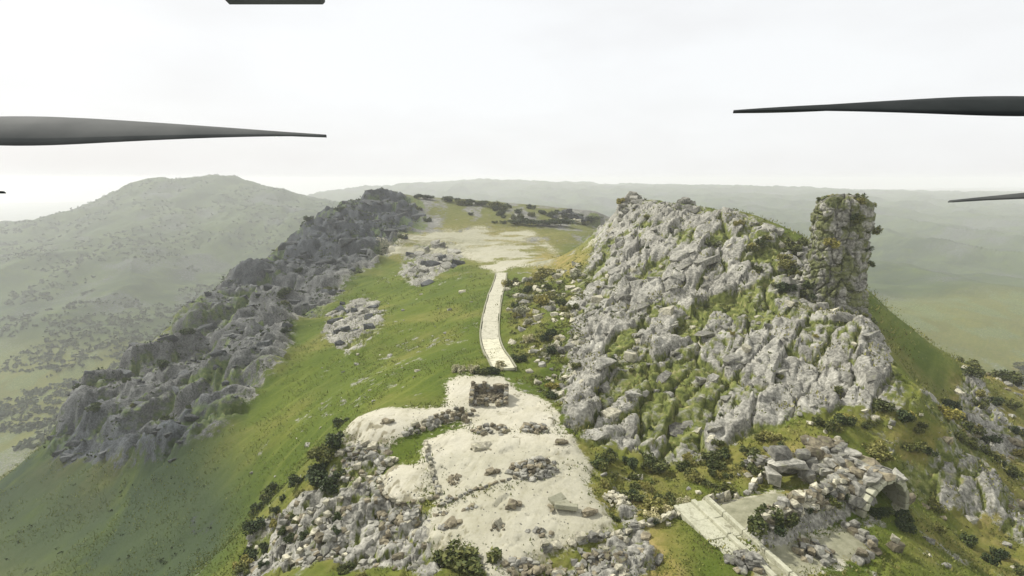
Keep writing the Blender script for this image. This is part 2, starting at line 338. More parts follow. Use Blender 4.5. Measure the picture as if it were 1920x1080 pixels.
def make_ground():
    n = N('ground_cover', 0.95, 0.08)
    cov = n.attr('cover'); soil = n.attr('soil').outputs['Fac']
    sep = n.t.nodes.new('ShaderNodeSeparateColor'); n.l(cov.outputs['Color'], sep.inputs['Color'])
    rock, bare, dry = sep.outputs
    cool = n.attr('cool').outputs['Fac']
    # grass
    g1 = n.ramp(n.noise(0.035, 5, 0.6, dist=0.8), [(0.3, (0.045, 0.070, 0.014)), (0.5, (0.09, 0.118, 0.019)), (0.68, (0.14, 0.155, 0.03))])
    mp = n.t.nodes.new('ShaderNodeMapping'); mp.vector_type = 'TEXTURE'; mp.inputs['Rotation'].default_value = (0, 0, R(48)); mp.inputs['Scale'].default_value = (26, 2.2, 6)
    n.l(n.tc.outputs['Object'], mp.inputs['Vector'])
    g2 = n.ramp(n.noise(1.0, 5, 0.6, mp.outputs['Vector']), [(0.3, (0.042, 0.068, 0.015)), (0.52, (0.09, 0.115, 0.022)), (0.68, (0.24, 0.24, 0.08))])
    g3 = n.ramp(n.noise(1.6, 5, 0.7), [(0.3, (0.04, 0.062, 0.016)), (0.55, (0.095, 0.125, 0.028)), (0.75, (0.16, 0.17, 0.055))])
    grass = n.mix(1.0, n.mix(0.35, n.mix(0.42, g1, g2), g3), (0.93, 0.97, 0.68), 'MULTIPLY')
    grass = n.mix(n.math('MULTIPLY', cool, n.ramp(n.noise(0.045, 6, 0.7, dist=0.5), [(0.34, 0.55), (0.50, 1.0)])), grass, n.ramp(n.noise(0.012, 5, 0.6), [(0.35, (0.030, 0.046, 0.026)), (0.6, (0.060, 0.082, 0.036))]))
    dryc = n.ramp(n.noise(0.5, 5, 0.65, dist=0.5), [(0.3, (0.12, 0.12, 0.03)), (0.5, (0.24, 0.20, 0.06)), (0.7, (0.36, 0.27, 0.12))])
    grass = n.mix(n.math('MULTIPLY', dry, 0.85), grass, dryc)
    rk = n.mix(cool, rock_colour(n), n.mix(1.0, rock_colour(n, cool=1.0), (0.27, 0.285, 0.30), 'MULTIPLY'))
    soilc = n.ramp(n.noise(0.9, 4, 0.6), [(0.35, (0.06, 0.075, 0.02)), (0.55, (0.15, 0.17, 0.045)), (0.7, (0.27, 0.25, 0.11))])
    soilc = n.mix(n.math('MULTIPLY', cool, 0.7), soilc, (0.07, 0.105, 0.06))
    sf = n.math('ADD', soil, n.math('MULTIPLY', n.math('SUBTRACT', n.noise(0.6, 4, 0.6), 0.5), 0.9), clamp=True)
    sf = n.ramp(sf, [(0.42, 0.0), (0.62, 1.0)])
    rk = n.mix(sf, rk, soilc)
    rf = n.ramp(n.math('ADD', rock, n.math('MULTIPLY', n.math('SUBTRACT', n.noise(0.38, 6, 0.68), 0.5), 1.3), clamp=True), [(0.42, 0.0), (0.54, 1.0)])
    col = n.mix(rf, grass, rk)
    bc = n.ramp(n.noise(0.16, 5, 0.6, dist=0.4), [(0.3, (0.36, 0.335, 0.235)), (0.5, (0.45, 0.425, 0.33)), (0.7, (0.50, 0.475, 0.39))])
    bc = n.mix(0.5, bc, n.ramp(n.noise(1.8, 6, 0.68), [(0.28, (0.24, 0.215, 0.14)), (0.40, (0.46, 0.435, 0.33)), (0.7, (0.55, 0.525, 0.425))]))
    mt = n.t.nodes.new('ShaderNodeMapping'); mt.vector_type = 'TEXTURE'; mt.inputs['Rotation'].default_value = (0, 0, R(72)); mt.inputs['Scale'].default_value = (22, 1.1, 4); n.l(n.tc.outputs['Object'], mt.inputs['Vector'])
    bc = n.mix(n.ramp(n.noise(1.0, 5, 0.6, mt.outputs['Vector'], 0.6), [(0.54, 0.0), (0.68, 0.35)]), bc, (0.30, 0.275, 0.19))
    bc = n.mix(n.ramp(n.noise(0.42, 6, 0.72, dist=0.7), [(0.58, 0.0), (0.74, 0.6)]), bc, (0.22, 0.20, 0.12))
    bc = n.mix(n.ramp(n.math('ADD', soil, n.math('MULTIPLY', n.math('SUBTRACT', n.noise(1.4, 5, 0.65), 0.5), 0.9), clamp=True), [(0.34, 0.0), (0.6, 0.8)]), bc, (0.19, 0.17, 0.105))
    bc = n.mix(dry, bc, n.ramp(n.noise(0.7, 6, 0.65), [(0.3, (0.17, 0.17, 0.11)), (0.5, (0.26, 0.255, 0.17)), (0.7, (0.33, 0.32, 0.23))]))
    bf = n.ramp(n.math('ADD', bare, n.math('MULTIPLY', n.math('SUBTRACT', n.noise(1.1, 6, 0.7), 0.5), 1.5), clamp=True), [(0.30, 0.0), (0.46, 1.0)])
    col = n.mix(bf, col, bc)
    n.bump(n.noise(2.5, 6, 0.7), 0.6, 0.25)
    return n.out(col)
M = {}
M['ground'] = make_ground()

def make_rock(name, cool, lo=0.75, hi=1.25, tint=(1, 1, 1)):
    n = N(name, 0.9, 0.12)
    gi = n.t.nodes.new('ShaderNodeNewGeometry'); oi = n.t.nodes.new('ShaderNodeObjectInfo')
    c = rock_colour(n, gi.outputs['Position'], cool)
    v = n.ramp(oi.outputs['Random'], [(0.0, tuple(lo * t for t in tint)), (1.0, tuple(hi * t for t in tint))])
    c = n.mix(1.0, c, v, 'MULTIPLY')
    lich = n.ramp(n.noise(1.1, 5, 0.65, gi.outputs['Position']), [(0.56, 0.0), (0.68, 0.55)])
    c = n.mix(lich, c, (0.13, 0.14, 0.05) if not cool else (0.07, 0.10, 0.07))
    n.bump(n.noise(3.0, 6, 0.7, gi.outputs['Position']), 0.6, 0.2)
    return n.out(c)
M['rock'] = make_rock('limestone', 0.0, 0.55, 1.2)
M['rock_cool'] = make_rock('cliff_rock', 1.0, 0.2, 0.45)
M['rock_pale'] = make_rock('pale_limestone', 0.0, 1.3, 1.75, (1.0, 0.97, 0.86))
M['rock_brown'] = make_rock('brown_rubble', 0.0, 0.55, 0.95, (1.0, 0.9, 0.72))

def make_concrete(name, a, b):
    n = N(name, 0.88, 0.15)
    gi = n.t.nodes.new('ShaderNodeNewGeometry'); p = gi.outputs['Position']
    c = n.mix(0.5, n.ramp(n.noise(0.5, 5, 0.6, p), [(0.3, a), (0.7, b)]), n.ramp(n.noise(4.0, 5, 0.7, p), [(0.3, a), (0.7, b)]))
    st = n.ramp(n.noise(1.3, 6, 0.75, p), [(0.50, 0.0), (0.68, 0.7)])
    c = n.mix(st, c, (0.14, 0.13, 0.08))
    n.bump(n.noise(9.0, 4, 0.6, p), 0.4, 0.05)
    return n.out(c)
M['concrete'] = make_concrete('concrete', (0.34, 0.34, 0.24), (0.50, 0.49, 0.37))
M['concrete_dark'] = make_concrete('weathered_concrete', (0.22, 0.22, 0.15), (0.34, 0.33, 0.24))
M['road'] = make_concrete('road_concrete', (0.40, 0.385, 0.29), (0.52, 0.50, 0.39))
M['road_pale'] = make_concrete('pale_road_concrete', (0.50, 0.48, 0.34), (0.60, 0.58, 0.44))
M['whitewash'] = make_concrete('whitewash', (0.66, 0.65, 0.60), (0.78, 0.77, 0.72))
M['roof_dark'] = make_concrete('dark_roofing', (0.045, 0.045, 0.045), (0.08, 0.08, 0.075))
n = N('window_glass', 0.15, 0.5); M['glass'] = n.out((0.03, 0.035, 0.04))
n = N('painted_wood', 0.6, 0.3); M['wood'] = n.out(n.ramp(n.noise(6, 3), [(0.3, (0.10, 0.065, 0.035)), (0.7, (0.17, 0.11, 0.06))]))
n = N('bark', 0.95, 0.1); M['bark'] = n.out(n.ramp(n.noise(5, 4, 0.7), [(0.3, (0.05, 0.038, 0.026)), (0.7, (0.14, 0.11, 0.08))]))
n = N('carbon_blade', 0.8, 0.15); M['blade'] = n.out(n.ramp(n.noise(60, 3), [(0.3, (0.010, 0.013, 0.013)), (0.7, (0.022, 0.026, 0.025))]))
n = N('blade_grey', 0.8, 0.15); M['blade_grey'] = n.out(n.ramp(n.noise(60, 3), [(0.3, (0.055, 0.06, 0.058)), (0.7, (0.09, 0.095, 0.09))]))
n = N('motor_metal', 0.35, 0.5); n.b.inputs['Metallic'].default_value = 0.7; M['metal'] = n.out((0.09, 0.09, 0.095))

def make_leaf(name, dark, mid, light):
    n = N(name, 0.75, 0.2)
    gi = n.t.nodes.new('ShaderNodeNewGeometry'); oi = n.t.nodes.new('ShaderNodeObjectInfo')
    c = n.ramp(gi.outputs['Random Per Island'], [(0.0, dark), (0.5, mid), (1.0, light)])
    v = n.ramp(oi.outputs['Random'], [(0.0, (0.7, 0.75, 0.7)), (0.5, (1.0, 1.0, 1.0)), (1.0, (1.35, 1.25, 1.0))])
    c = n.mix(1.0, c, v, 'MULTIPLY')
    n.b.inputs['Subsurface Weight'].default_value = 0.0
    return n.out(c)
M['leaf'] = make_leaf('scrub_leaf', (0.035, 0.05, 0.014), (0.085, 0.10, 0.028), (0.15, 0.155, 0.05))
M['leaf_dark'] = make_leaf('dark_leaf', (0.02, 0.034, 0.012), (0.045, 0.065, 0.022), (0.075, 0.095, 0.032))
M['leaf_yellow'] = make_leaf('yellow_leaf', (0.10, 0.105, 0.025), (0.21, 0.20, 0.05), (0.34, 0.31, 0.11))
M['leaf_pale'] = make_leaf('pale_leaf', (0.20, 0.20, 0.11), (0.36, 0.35, 0.22), (0.52, 0.50, 0.36))
M['leaf_blue'] = make_leaf('far_leaf', (0.045, 0.062, 0.03), (0.07, 0.09, 0.045), (0.10, 0.12, 0.06))
M['grass'] = make_leaf('grass_blade', (0.085, 0.11, 0.022), (0.125, 0.15, 0.032), (0.20, 0.21, 0.06))

# ---------------------------------------------------------------- the ground sheet
NU, NV, UM, AP = 950, 880, 1.12, 60.0
uu = np.linspace(-UM, UM, NU)
yy = np.exp(np.linspace(math.log(6 + 25.0), math.log(9000 + 25.0), NV)) - 25.0
Y, U = np.meshgrid(yy, uu, indexing='ij')
X = U * (Y + AP)
ZB = base_height(X, Y)
wobx = X + 0.9 * fbm(X * 0.35, Y * 0.35, 3, 3) + 2.0 * fbm(X * 0.05, Y * 0.05, 5, 2) * sstep(90, 200, Y)
woby = Y + 0.9 * fbm(X * 0.35, Y * 0.35, 11, 3) + 2.0 * fbm(X * 0.05, Y * 0.05, 13, 2) * sstep(90, 200, Y)
rwx = wobx + 3.0 * fbm(X * .11, Y * .11, 6, 3) + 7.0 * fbm(X * .03, Y * .03, 7, 3) * sstep(80, 180, Y)
rwy = woby + 3.0 * fbm(X * .11, Y * .11, 8, 3) + 7.0 * fbm(X * .03, Y * .03, 9, 3) * sstep(80, 180, Y)
def rmask(*names):
    r = np.zeros(X.shape, bool)
    for k in names: r |= inside(rwx, rwy, REG[k])
    return r
def mask(*names):
    r = np.zeros(X.shape, bool)
    for k in names: r |= inside(wobx, woby, REG[k])
    return r
def blur(a, r=3, it=2):
    a = a.astype(float)
    for _ in range(it):
        for ax in (0, 1):
            p = np.pad(a, [(r + 1, r) if i == ax else (0, 0) for i in (0, 1)], mode='edge')
            c = np.cumsum(p, axis=ax)
            a = (np.take(c, range(2 * r + 1, c.shape[ax]), ax) - np.take(c, range(0, c.shape[ax] - 2 * r - 1), ax)) / (2 * r + 1)
    return a
TERR = ['terrace_lower', 'terrace_upper', 'terrace_left', 'terrace_round', 'court', 'pad_a', 'pad_b']
m_hill = rmask('rock_hill'); m_cliff = rmask('cliff')
m_out = rmask('outcrop_a', 'outcrop_b'); m_near = mask('rock_near', 'scarp', 'rim_right'); m_right = rmask('right_slope') & (fbm(X / 7.0, Y / 7.0, 15, 4) > .02)
m_terr = [mask(k) for k in TERR]; m_flat = np.any(m_terr, axis=0)
m_pale = mask('plateau_pale'); m_dry = rmask('dry_a', 'dry_b'); m_scrub = rmask('scrub_a', 'scrub_b', 'scrub_c', 'scrub_d', 'scrub_e')
m_hill &= ~m_flat; m_cliff &= ~m_flat; m_near &= ~m_flat; m_right &= ~(m_flat | m_hill)
Z = ZB.copy(); soil = np.zeros_like(Z)
far_w = sstep(330, 800, np.hypot(X, Y))

def rocky(m, ang, l1, s1, a1, l2, s2, a2, seed, fine=0.25, bias=0.22, joint=0.55):
    """blocky limestone relief: tilted blocks split by deep joints, two sizes"""
    b = blur(m, 3, 2); k = b > 0.01
    x, y = X[k], Y[k]; ca, sa = math.cos(ang), math.sin(ang)
    wx = x + 1.2 * fbm(x * .15, y * .15, seed + 50, 3); wy = y + 1.2 * fbm(x * .15, y * .15, seed + 60, 3)
    p = (wx * ca + wy * sa); q = (-wx * sa + wy * ca)
    f1, f2, r1, r2, r3, ox, oy = worley(p / l1, q / s1, seed)
    j1 = sstep(0.0, 0.13, f2 - f1)
    h = a1 * ((r1 - 0.45) * 1.3 + (r2 - 0.5) * 1.0 * ox + (r3 - 0.5) * 1.0 * oy) - a1 * joint * (1 - j1)
    g1, g2, t1, t2, t3, px, py = worley(p / l2 + 7, q / s2 - 3, seed + 20)
    j2 = sstep(0.0, 0.16, g2 - g1)
    h += a2 * ((t1 - 0.45) * 1.0 + (t2 - 0.5) * 0.9 * px + (t3 - 0.5) * 0.9 * py) - a2 * 0.6 * (1 - j2)
    h += fine * fbm(x * .22, y * .22, seed + 72, 4) + min(fine, .3) * .8 * fbm(x * 1.1, y * 1.1, seed + 70, 4)
    Z[k] += h * b[k]
    so = np.clip(0.55 * (1 - j1) + 0.3 * (1 - j2) + 0.55 * (0.5 - r1) + 0.35 * fbm(x * .08, y * .08, seed + 90, 3) + bias, 0, 1)
    soil[k] = np.maximum(soil[k], so)
rocky(m_hill, R(48), 11.0, 4.6, 1.9, 3.4, 1.9, 0.95, 101, 0.9, 0.27, 0.95)
rocky(m_cliff, R(14), 46.0, 12.0, 4.2, 15.0, 5.5, 1.2, 201, 2.0, 0.26, 0.9)
bc_ = blur(m_cliff, 8, 2); Z += bc_ * (5.0 * fbm(X / 70.0, Y / 26.0, 231, 3) + 2.0 * fbm(X / 24.0, Y / 10.0, 233, 3))
for per, amp, sd_ in ((34.0, 9.0, 241), (13.0, 3.0, 243)):
    q_ = (Y + .35 * X + per * .55 * fbm(X / (per * .8), Y / (per * 2.0), sd_, 4)) / per; fr_ = q_ - np.floor(q_)
    Z += bc_ * amp * (.55 + .45 * vnoise(X / 30.0, np.floor(q_) * 7.3, sd_ + 1)) * (sstep(0.0, .16, fr_) - fr_)
low = blur(m_cliff, 3, 1) * np.clip(sstep(-105, -150, X) * sstep(260, 170, Y) * 0.6 + 0.6 * sstep(185, 120, Y), 0, .8); soil += low * 0.3
rocky(m_out, R(20), 8.0, 4.0, 1.5, 3.0, 2.0, 0.6, 301)
rocky(m_near, R(40), 3.4, 2.0, 1.3, 1.3, 0.9, 0.5, 401, 0.18)
rocky(m_right, R(30), 5.0, 2.6, 1.2, 2.0, 1.2, 0.5, 501, 0.3, 0.3)
soft = 1 - blur(m_flat | m_hill | m_cliff, 3, 1)
Z += soft * (0.25 * fbm(X * .25, Y * .25, 21, 4) + 0.8 * fbm(X * .045, Y * .045, 22, 3)) * (1 - far_w)
Z += blur(m_scrub & ~m_flat, 2, 1) * 0.5 * fbm(X * .5, Y * .5, 31, 4)
Z += (1 - soft) * 0.05 * fbm(X * .6, Y * .6, 33, 4)
Z += 0.16 * blur(m_flat, 1, 1)
# spurs and gullies of the far slopes
rid = 1 - np.abs(fbm(X / 260.0, Y / 420.0, 41, 4)) * 2.0
Z += far_w * (26 * (rid - 0.55) + 6 * fbm(X / 60.0, Y / 60.0, 43, 4)) * np.clip(Y / 900.0, 0.3, 1.4)
Z += far_w * sstep(700, 1200, Y) * 3 * fbm(X / 22.0, Y / 22.0, 47, 3)

def ledges(m, seed):
    b = blur(m, 2, 1); k = b > .02; x, y = X[k], Y[k]; wx = x + .8 * fbm(x * .3, y * .3, seed, 3); wy = y + .8 * fbm(x * .3, y * .3, seed + 1, 3)
    f1, f2, r1, r2, r3, ox, oy = worley(wx / 5.0, wy / 3.2, seed + 2); j1 = sstep(0, .07, f2 - f1)
    Z[k] += b[k] * (.34 * (r1 - .5) - .10 * (1 - j1) + .10 * fbm(x * .9, y * .9, seed + 6, 4))
    soil[k] = np.maximum(soil[k], .55 * (1 - j1) * (r2 > .35) + .25 * (r3 > .8))
ledges(np.any(m_terr[:5], axis=0), 601)
def bank(pts, w, hh):
    global Z
    d = np.full(X.shape, 1e9); near_ = Y < 80
    for (ax, ay), (bx, by) in zip(pts[:-1], pts[1:]):
        t = np.clip(((X - ax) * (bx - ax) + (Y - ay) * (by - ay)) / ((bx - ax) ** 2 + (by - ay) ** 2), 0, 1)
        d = np.minimum(d, np.hypot(X - ax - t * (bx - ax), Y - ay - t * (by - ay)))
    Z += near_ * hh * (1 - sstep(w * .35, w, d)) * (1 + .25 * fbm(X * .8, Y * .8, 57, 3))
    return d
d_bank = bank(SPOT['berm'], 2.4, 1.5)
def height(x, y):
    v = (np.log(np.asarray(y, float) + 25.0) - math.log(31.0)) / (math.log(9025.0) - math.log(31.0)) * (NV - 1)
    u = (np.asarray(x, float) / (np.asarray(y, float) + AP) + UM) / (2 * UM) * (NU - 1)
    i = np.clip(np.floor(v).astype(int), 0, NV - 2); j = np.clip(np.floor(u).astype(int), 0, NU - 2)
    a = np.clip(v - i, 0, 1); b = np.clip(u - j, 0, 1)
    return (Z[i, j] * (1 - a) + Z[i + 1, j] * a) * (1 - b) + (Z[i, j + 1] * (1 - a) + Z[i + 1, j + 1] * a) * b
def hz(x, y): return float(height(np.array([x]), np.array([y]))[0])

cover = np.zeros(X.shape + (4,), np.float32); cover[..., 3] = 1
cover[..., 0] = np.clip(blur(m_hill, 7, 2) + blur(m_cliff, 7, 2) + blur(m_out, 5, 2) + blur(m_near, 4, 2) + .8 * blur(m_right, 3, 2), 0, 1)
cover[..., 0] = np.maximum(cover[..., 0], 0.34 * (1 - far_w) * sstep(-.1, .35, fbm(X / 14.0, Y / 14.0, 66, 4)) * (X > -60))
fr = fbm(X / 90.0, Y / 90.0, 61, 4)
cover[..., 0] = np.maximum(cover[..., 0], far_w * np.clip(0.2 + 0.7 * fr, 0, 0.5))
soil += far_w * 0.42
pla = sstep(250, 330, Y) * (1 - sstep(600, 700, Y)) * (1 - m_cliff)
cover[..., 0] = np.maximum(cover[..., 0], pla * np.clip(0.42 + 0.7 * fbm(X / 14.0, Y / 30.0, 65, 4), 0, 0.8)); soil += pla * 0.3
cover[..., 0] = np.maximum(cover[..., 0], .6 * (d_bank < 2.2)); soil += .35 * (d_bank < 2.2)
cover[..., 1] = np.clip(blur(m_flat, 3, 2) * (d_bank > 1.9) + blur(m_pale, 4, 2) * np.clip(0.62 + .75 * fbm(X / 11.0, Y / 9.0, 63, 5), 0, .85), 0, 1)
m_dark = blur(rmask('dark_slope'), 14, 2)
m_pad = m_terr[5] | m_terr[6]
cover[..., 2] = np.clip(m_pad * 1.0 + 0.3 * pla + .5 * blur(m_pale, 10, 2) + 0.75 * blur(rmask('right_slope'), 6, 2) * np.clip(.5 + fbm(X / 6.0, Y / 6.0, 69, 4), 0, 1) + 0.35 * (1 - sstep(240, 380, np.hypot(X, Y))) * (1 - m_dark) * sstep(.0, .4, fbm(X / 25.0, Y / 25.0, 68, 4)) + blur(m_dry, 5, 2) + 0.5 * blur(m_scrub, 3, 2) * (0.5 + fbm(X / 5.0, Y / 5.0, 67, 3)), 0, 1)
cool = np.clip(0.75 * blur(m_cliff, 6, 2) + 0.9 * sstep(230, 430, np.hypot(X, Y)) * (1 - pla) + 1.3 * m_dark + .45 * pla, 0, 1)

# vertex normals of the whole sheet, so its pieces shade without seams
dX1, dY1, dZ1 = [np.gradient(a, axis=1) for a in (X, Y, Z)]
dX0, dY0, dZ0 = [np.gradient(a, axis=0) for a in (X, Y, Z)]
nx = dY1 * dZ0 - dZ1 * dY0; ny = dZ1 * dX0 - dX1 * dZ0; nz = dX1 * dY0 - dY1 * dX0
nl = np.sqrt(nx * nx + ny * ny + nz * nz); NRM = np.stack([nx / nl, ny / nl, nz / nl], -1).reshape(-1, 3)

idx = np.arange(NU * NV).reshape(NV, NU)
quads = np.stack([idx[:-1, :-1], idx[:-1, 1:], idx[1:, 1:], idx[1:, :-1]], -1).reshape(-1, 4)
rid_f = np.zeros(NU * NV, int); rid_f[m_hill.ravel()] = 1; rid_f[m_cliff.ravel()] = 2
for i, m in enumerate(m_terr): rid_f[m.ravel()] = 3 + i
face_reg = rid_f[quads[:, 0]]
P3 = np.stack([X, Y, Z], -1).reshape(-1, 3)
def sheet(name, faces):
    used = np.unique(faces); remap = np.zeros(NU * NV, np.int32); remap[used] = np.arange(len(used)); f = remap[faces]
    me = bpy.data.meshes.new(name)
    me.vertices.add(len(used)); me.vertices.foreach_set('co', P3[used].astype(np.float32).ravel())
    me.loops.add(f.size); me.loops.foreach_set('vertex_index', f.ravel().astype(np.int32))
    me.polygons.add(len(f)); me.polygons.foreach_set('loop_start', (np.arange(len(f)) * 4).astype(np.int32))
    me.update(calc_edges=True); me.shade_smooth()
    a = me.attributes.new('cover', 'FLOAT_COLOR', 'POINT'); a.data.foreach_set('color', cover.reshape(-1, 4)[used].ravel())
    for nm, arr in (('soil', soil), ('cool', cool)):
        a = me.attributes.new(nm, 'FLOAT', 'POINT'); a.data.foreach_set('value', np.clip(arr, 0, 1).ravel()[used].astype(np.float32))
    me.normals_split_custom_set_from_vertices(NRM[used].tolist())
    return tag(link(name, me, M['ground']), kind='structure')
ground = sheet('ground', quads[face_reg == 0]); tag(ground, 'green grassy ridge, valley floor and hazy far slopes')
rock_hill = sheet('rock_hill', quads[face_reg == 1]); tag(rock_hill, 'jointed grey limestone hill rising right of the road')
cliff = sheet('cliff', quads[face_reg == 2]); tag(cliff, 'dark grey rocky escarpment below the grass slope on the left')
TL = ['bare pale terrace nearest the camera, scattered with stones', 'upper bare pale terrace with a rubble mound on its right',
      'bare cream terrace on the left edge above the grass slope', 'small rounded cream terrace on the left', 'bare court round the ruined hut at the foot of the road',
      'olive concrete pad behind the earth bank', 'olive concrete pad in front of the earth bank']
for i in range(len(TERR)):
    tag(sheet('terrace' if i < 5 else 'concrete_pad', quads[face_reg == 3 + i]), TL[i])

# ---------------------------------------------------------------- stones
def rock_mesh(name, seed, npts=13, flat=0.75, mat=None, blocky=True):
    r = random.Random(seed); bm = bmesh.new()
    for _ in range(npts):
        v = Vector((r.uniform(-1, 1), r.uniform(-1, 1), r.uniform(-1, 1)))
        if blocky: v = Vector([math.copysign(abs(c) ** 0.6, c) for c in v])
        else: v.normalize()
        bm.verts.new((v.x * r.uniform(.8, 1), v.y * r.uniform(.8, 1), v.z * flat * r.uniform(.8, 1)))
    res = bmesh.ops.convex_hull(bm, input=bm.verts)
    bmesh.ops.delete(bm, geom=[e for e in set(res['geom_interior'] + res['geom_unused']) if isinstance(e, bmesh.types.BMVert)], context='VERTS')
    bmesh.ops.recalc_face_normals(bm, faces=bm.faces)
    me = bm_mesh(bm, name)
    if mat: me.materials.append(mat)
    return me
ROCKS = {k: [rock_mesh('stone_' + k, s * 31 + i, 20 + i % 5, 0.8, M[m]) for i in range(8)]
         for s, (k, m) in enumerate((('grey', 'rock'), ('cool', 'rock_cool'), ('pale', 'rock_pale'), ('brown', 'rock_brown')))}
def stone(parent, loc, size, kind='grey', rot=None, name='stone'):
    o = bpy.data.objects.new(name, random.choice(ROCKS[kind])); C.objects.link(o)
    if parent is not None:
        o.parent = parent
        loc = Vector(loc) - Vector(parent.location) if parent.rotation_euler.z == 0 else parent.matrix_basis.inverted() @ Vector(loc)
    o.location = loc
    s = size if isinstance(size, tuple) else (size * random.uniform(.8, 1.3), size * random.uniform(.7, 1.1), size * random.uniform(.6, 1.0))
    o.scale = s
    o.rotation_euler = rot if rot else (random.uniform(-.35, .35), random.uniform(-.35, .35), random.uniform(0, 6.28))
    return o
CAM = Vector((0, 0, 35.0))
TANP = 0.205
def pix(x, y, z):
    """where a point falls in the 1920 wide photograph, to leave out what it does not show"""
    c, s = math.cos(math.atan(TANP)), math.sin(math.atan(TANP))
    dz = z - 35.0; dep = y * c - dz * s; up = y * s + dz * c
    return (960 + 1000 * x / max(dep, .01), 540 - 1000 * up / max(dep, .01))
def seen(x, y, z, m=30):
    a, b = pix(x, y, z); return -m < a < 1920 + m and -m < b < 1080 + m
def clear_line(x, y, z):
    t = np.linspace(0.25, 0.97, 60)
    return bool(np.all(35 + (z + 0.8 - 35) * t > height(x * t, y * t) - 0.1))
def scatter(poly, count, tries=40):
    p = np.array(poly); out = []
    lo, hi = p.min(0), p.max(0)
    for _ in range(count * tries):
        if len(out) >= count: break
        # as many per square metre of picture, so the near ground gets the most
        y = math.exp(random.uniform(math.log(lo[1]), math.log(hi[1]))); x = random.uniform(lo[0], hi[0])
        if inside(np.array([x]), np.array([y]), p)[0]:
            z = hz(x, y)
            if seen(x, y, z) and clear_line(x, y, z): out.append((x, y, z))
    return out
def on_terrace(x, y):
    return any(inside(np.array([x]), np.array([y]), np.array(REG[k]))[0] for k in TERR)

for (x, y, z) in scatter(REG['rock_hill'], 190):
    k = (0.006 + 0.013 * random.random() ** 2.5) * (y + 12)
    if on_terrace(x, y): continue
    stone(rock_hill, (x, y, z - k * 0.15), (k * random.uniform(1.0, 1.9), k * random.uniform(.6, .95), k * random.uniform(.5, .8)), random.choice(['grey'] * 4 + ['pale']),
          (random.uniform(-.3, .3), random.uniform(-.3, .3), R(48) + random.uniform(-.35, .35)))
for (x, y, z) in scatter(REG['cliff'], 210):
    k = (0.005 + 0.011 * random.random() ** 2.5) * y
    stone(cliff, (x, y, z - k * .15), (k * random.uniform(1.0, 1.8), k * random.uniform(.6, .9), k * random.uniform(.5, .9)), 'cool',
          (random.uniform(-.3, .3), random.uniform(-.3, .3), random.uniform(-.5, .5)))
for nm in ('outcrop_a', 'outcrop_b'):
    for (x, y, z) in scatter(REG[nm], 26):
        k = (0.007 + 0.009 * random.random()) * y
        stone(ground, (x, y, z), k, 'cool' if random.random() < .5 else 'grey')
for nm, cnt in (('rock_near', 130), ('scarp', 24), ('rim_right', 60), ('right_slope', 60)):
    for (x, y, z) in scatter(REG[nm], cnt):
        k = (0.006 + 0.008 * random.random() ** 2) * y
        if not on_terrace(x, y): stone(ground, (x, y, z), k, random.choice(['grey', 'grey', 'pale', 'brown', 'brown']))
for (x, y, z) in scatter(REG['scrub_c'], 130) + scatter(REG['scrub_a'], 25) + scatter(REG['scrub_b'], 35):
    k = (0.005 + 0.007 * random.random() ** 2) * y
    if not on_terrace(x, y): stone(ground, (x, y, z), k, random.choice(['grey', 'pale', 'pale']))

for (x, y, z) in scatter(REG['grass_slope'], 34):
    stone(ground, (x, y, z), (0.002 + 0.005 * random.random() ** 2) * y, random.choice(['pale', 'grey']))
# ---------------------------------------------------------------- road of concrete slabs
def smooth_path(pts, step):
    p = [Vector((a[0], a[1], 0)) for a in pts]; out = []
    for i in range(len(p) - 1):
        p0, p1, p2, p3 = p[max(i - 1, 0)], p[i], p[i + 1], p[min(i + 2, len(p) - 1)]
        k = max(2, int((p2 - p1).length / step))
        for q in range(k):
            t = q / k
            out.append(0.5 * ((2 * p1) + (p2 - p0) * t + (2 * p0 - 5 * p1 + 4 * p2 - p3) * t * t + (3 * p1 - p0 - 3 * p2 + p3) * t ** 3))
    out.append(p[-1]); return out
road = empty('road', (0, 0, 0)); tag(road, 'narrow concrete slab road running up the ridge beside the grass', kind='structure')
path = smooth_path(SPOT['road'], 1.0)
W2 = 2.05
def road_z(p, nrm):
    return max(hz(p.x + nrm.x * k, p.y + nrm.y * k) for k in (-2.4, -1.2, 0, 1.2, 2.4)) + 0.12
def strip_piece(name, pts, o0, o1, top, depth, mat, parent):
    v, f = [], []
    for i, (p, nrm, z) in enumerate(pts):
        for o, zz in ((o0, z + top), (o1, z + top), (o1, z + top - depth), (o0, z + top - depth)):
            v.append((p.x + nrm.x * o, p.y + nrm.y * o, zz))
    for i in range(len(pts) - 1):
        a = i * 4; b = a + 4
        for k in range(4): f.append((a + k, a + (k + 1) % 4, b + (k + 1) % 4, b + k))
    f += [(3, 2, 1, 0), tuple(range(len(v) - 4, len(v)))]
    me = pymesh(name, v, f); bm = bmesh.new(); bm.from_mesh(me); bmesh.ops.recalc_face_normals(bm, faces=bm.faces); bm.to_mesh(me); bm.free()
    return link(name, me, mat, parent)
st = []
for i, p in enumerate(path):
    t = (path[min(i + 1, len(path) - 1)] - path[max(i - 1, 0)]).normalized(); nrm = Vector((t.y, -t.x, 0))
    st.append([p, nrm, road_z(p, nrm)])
for _ in range(6):
    zs = [s[2] for s in st]
    for i in range(1, len(st) - 1): st[i][2] = max(zs[i], (zs[i - 1] + zs[i] + zs[i + 1]) / 3)
i = 0; seg = 7
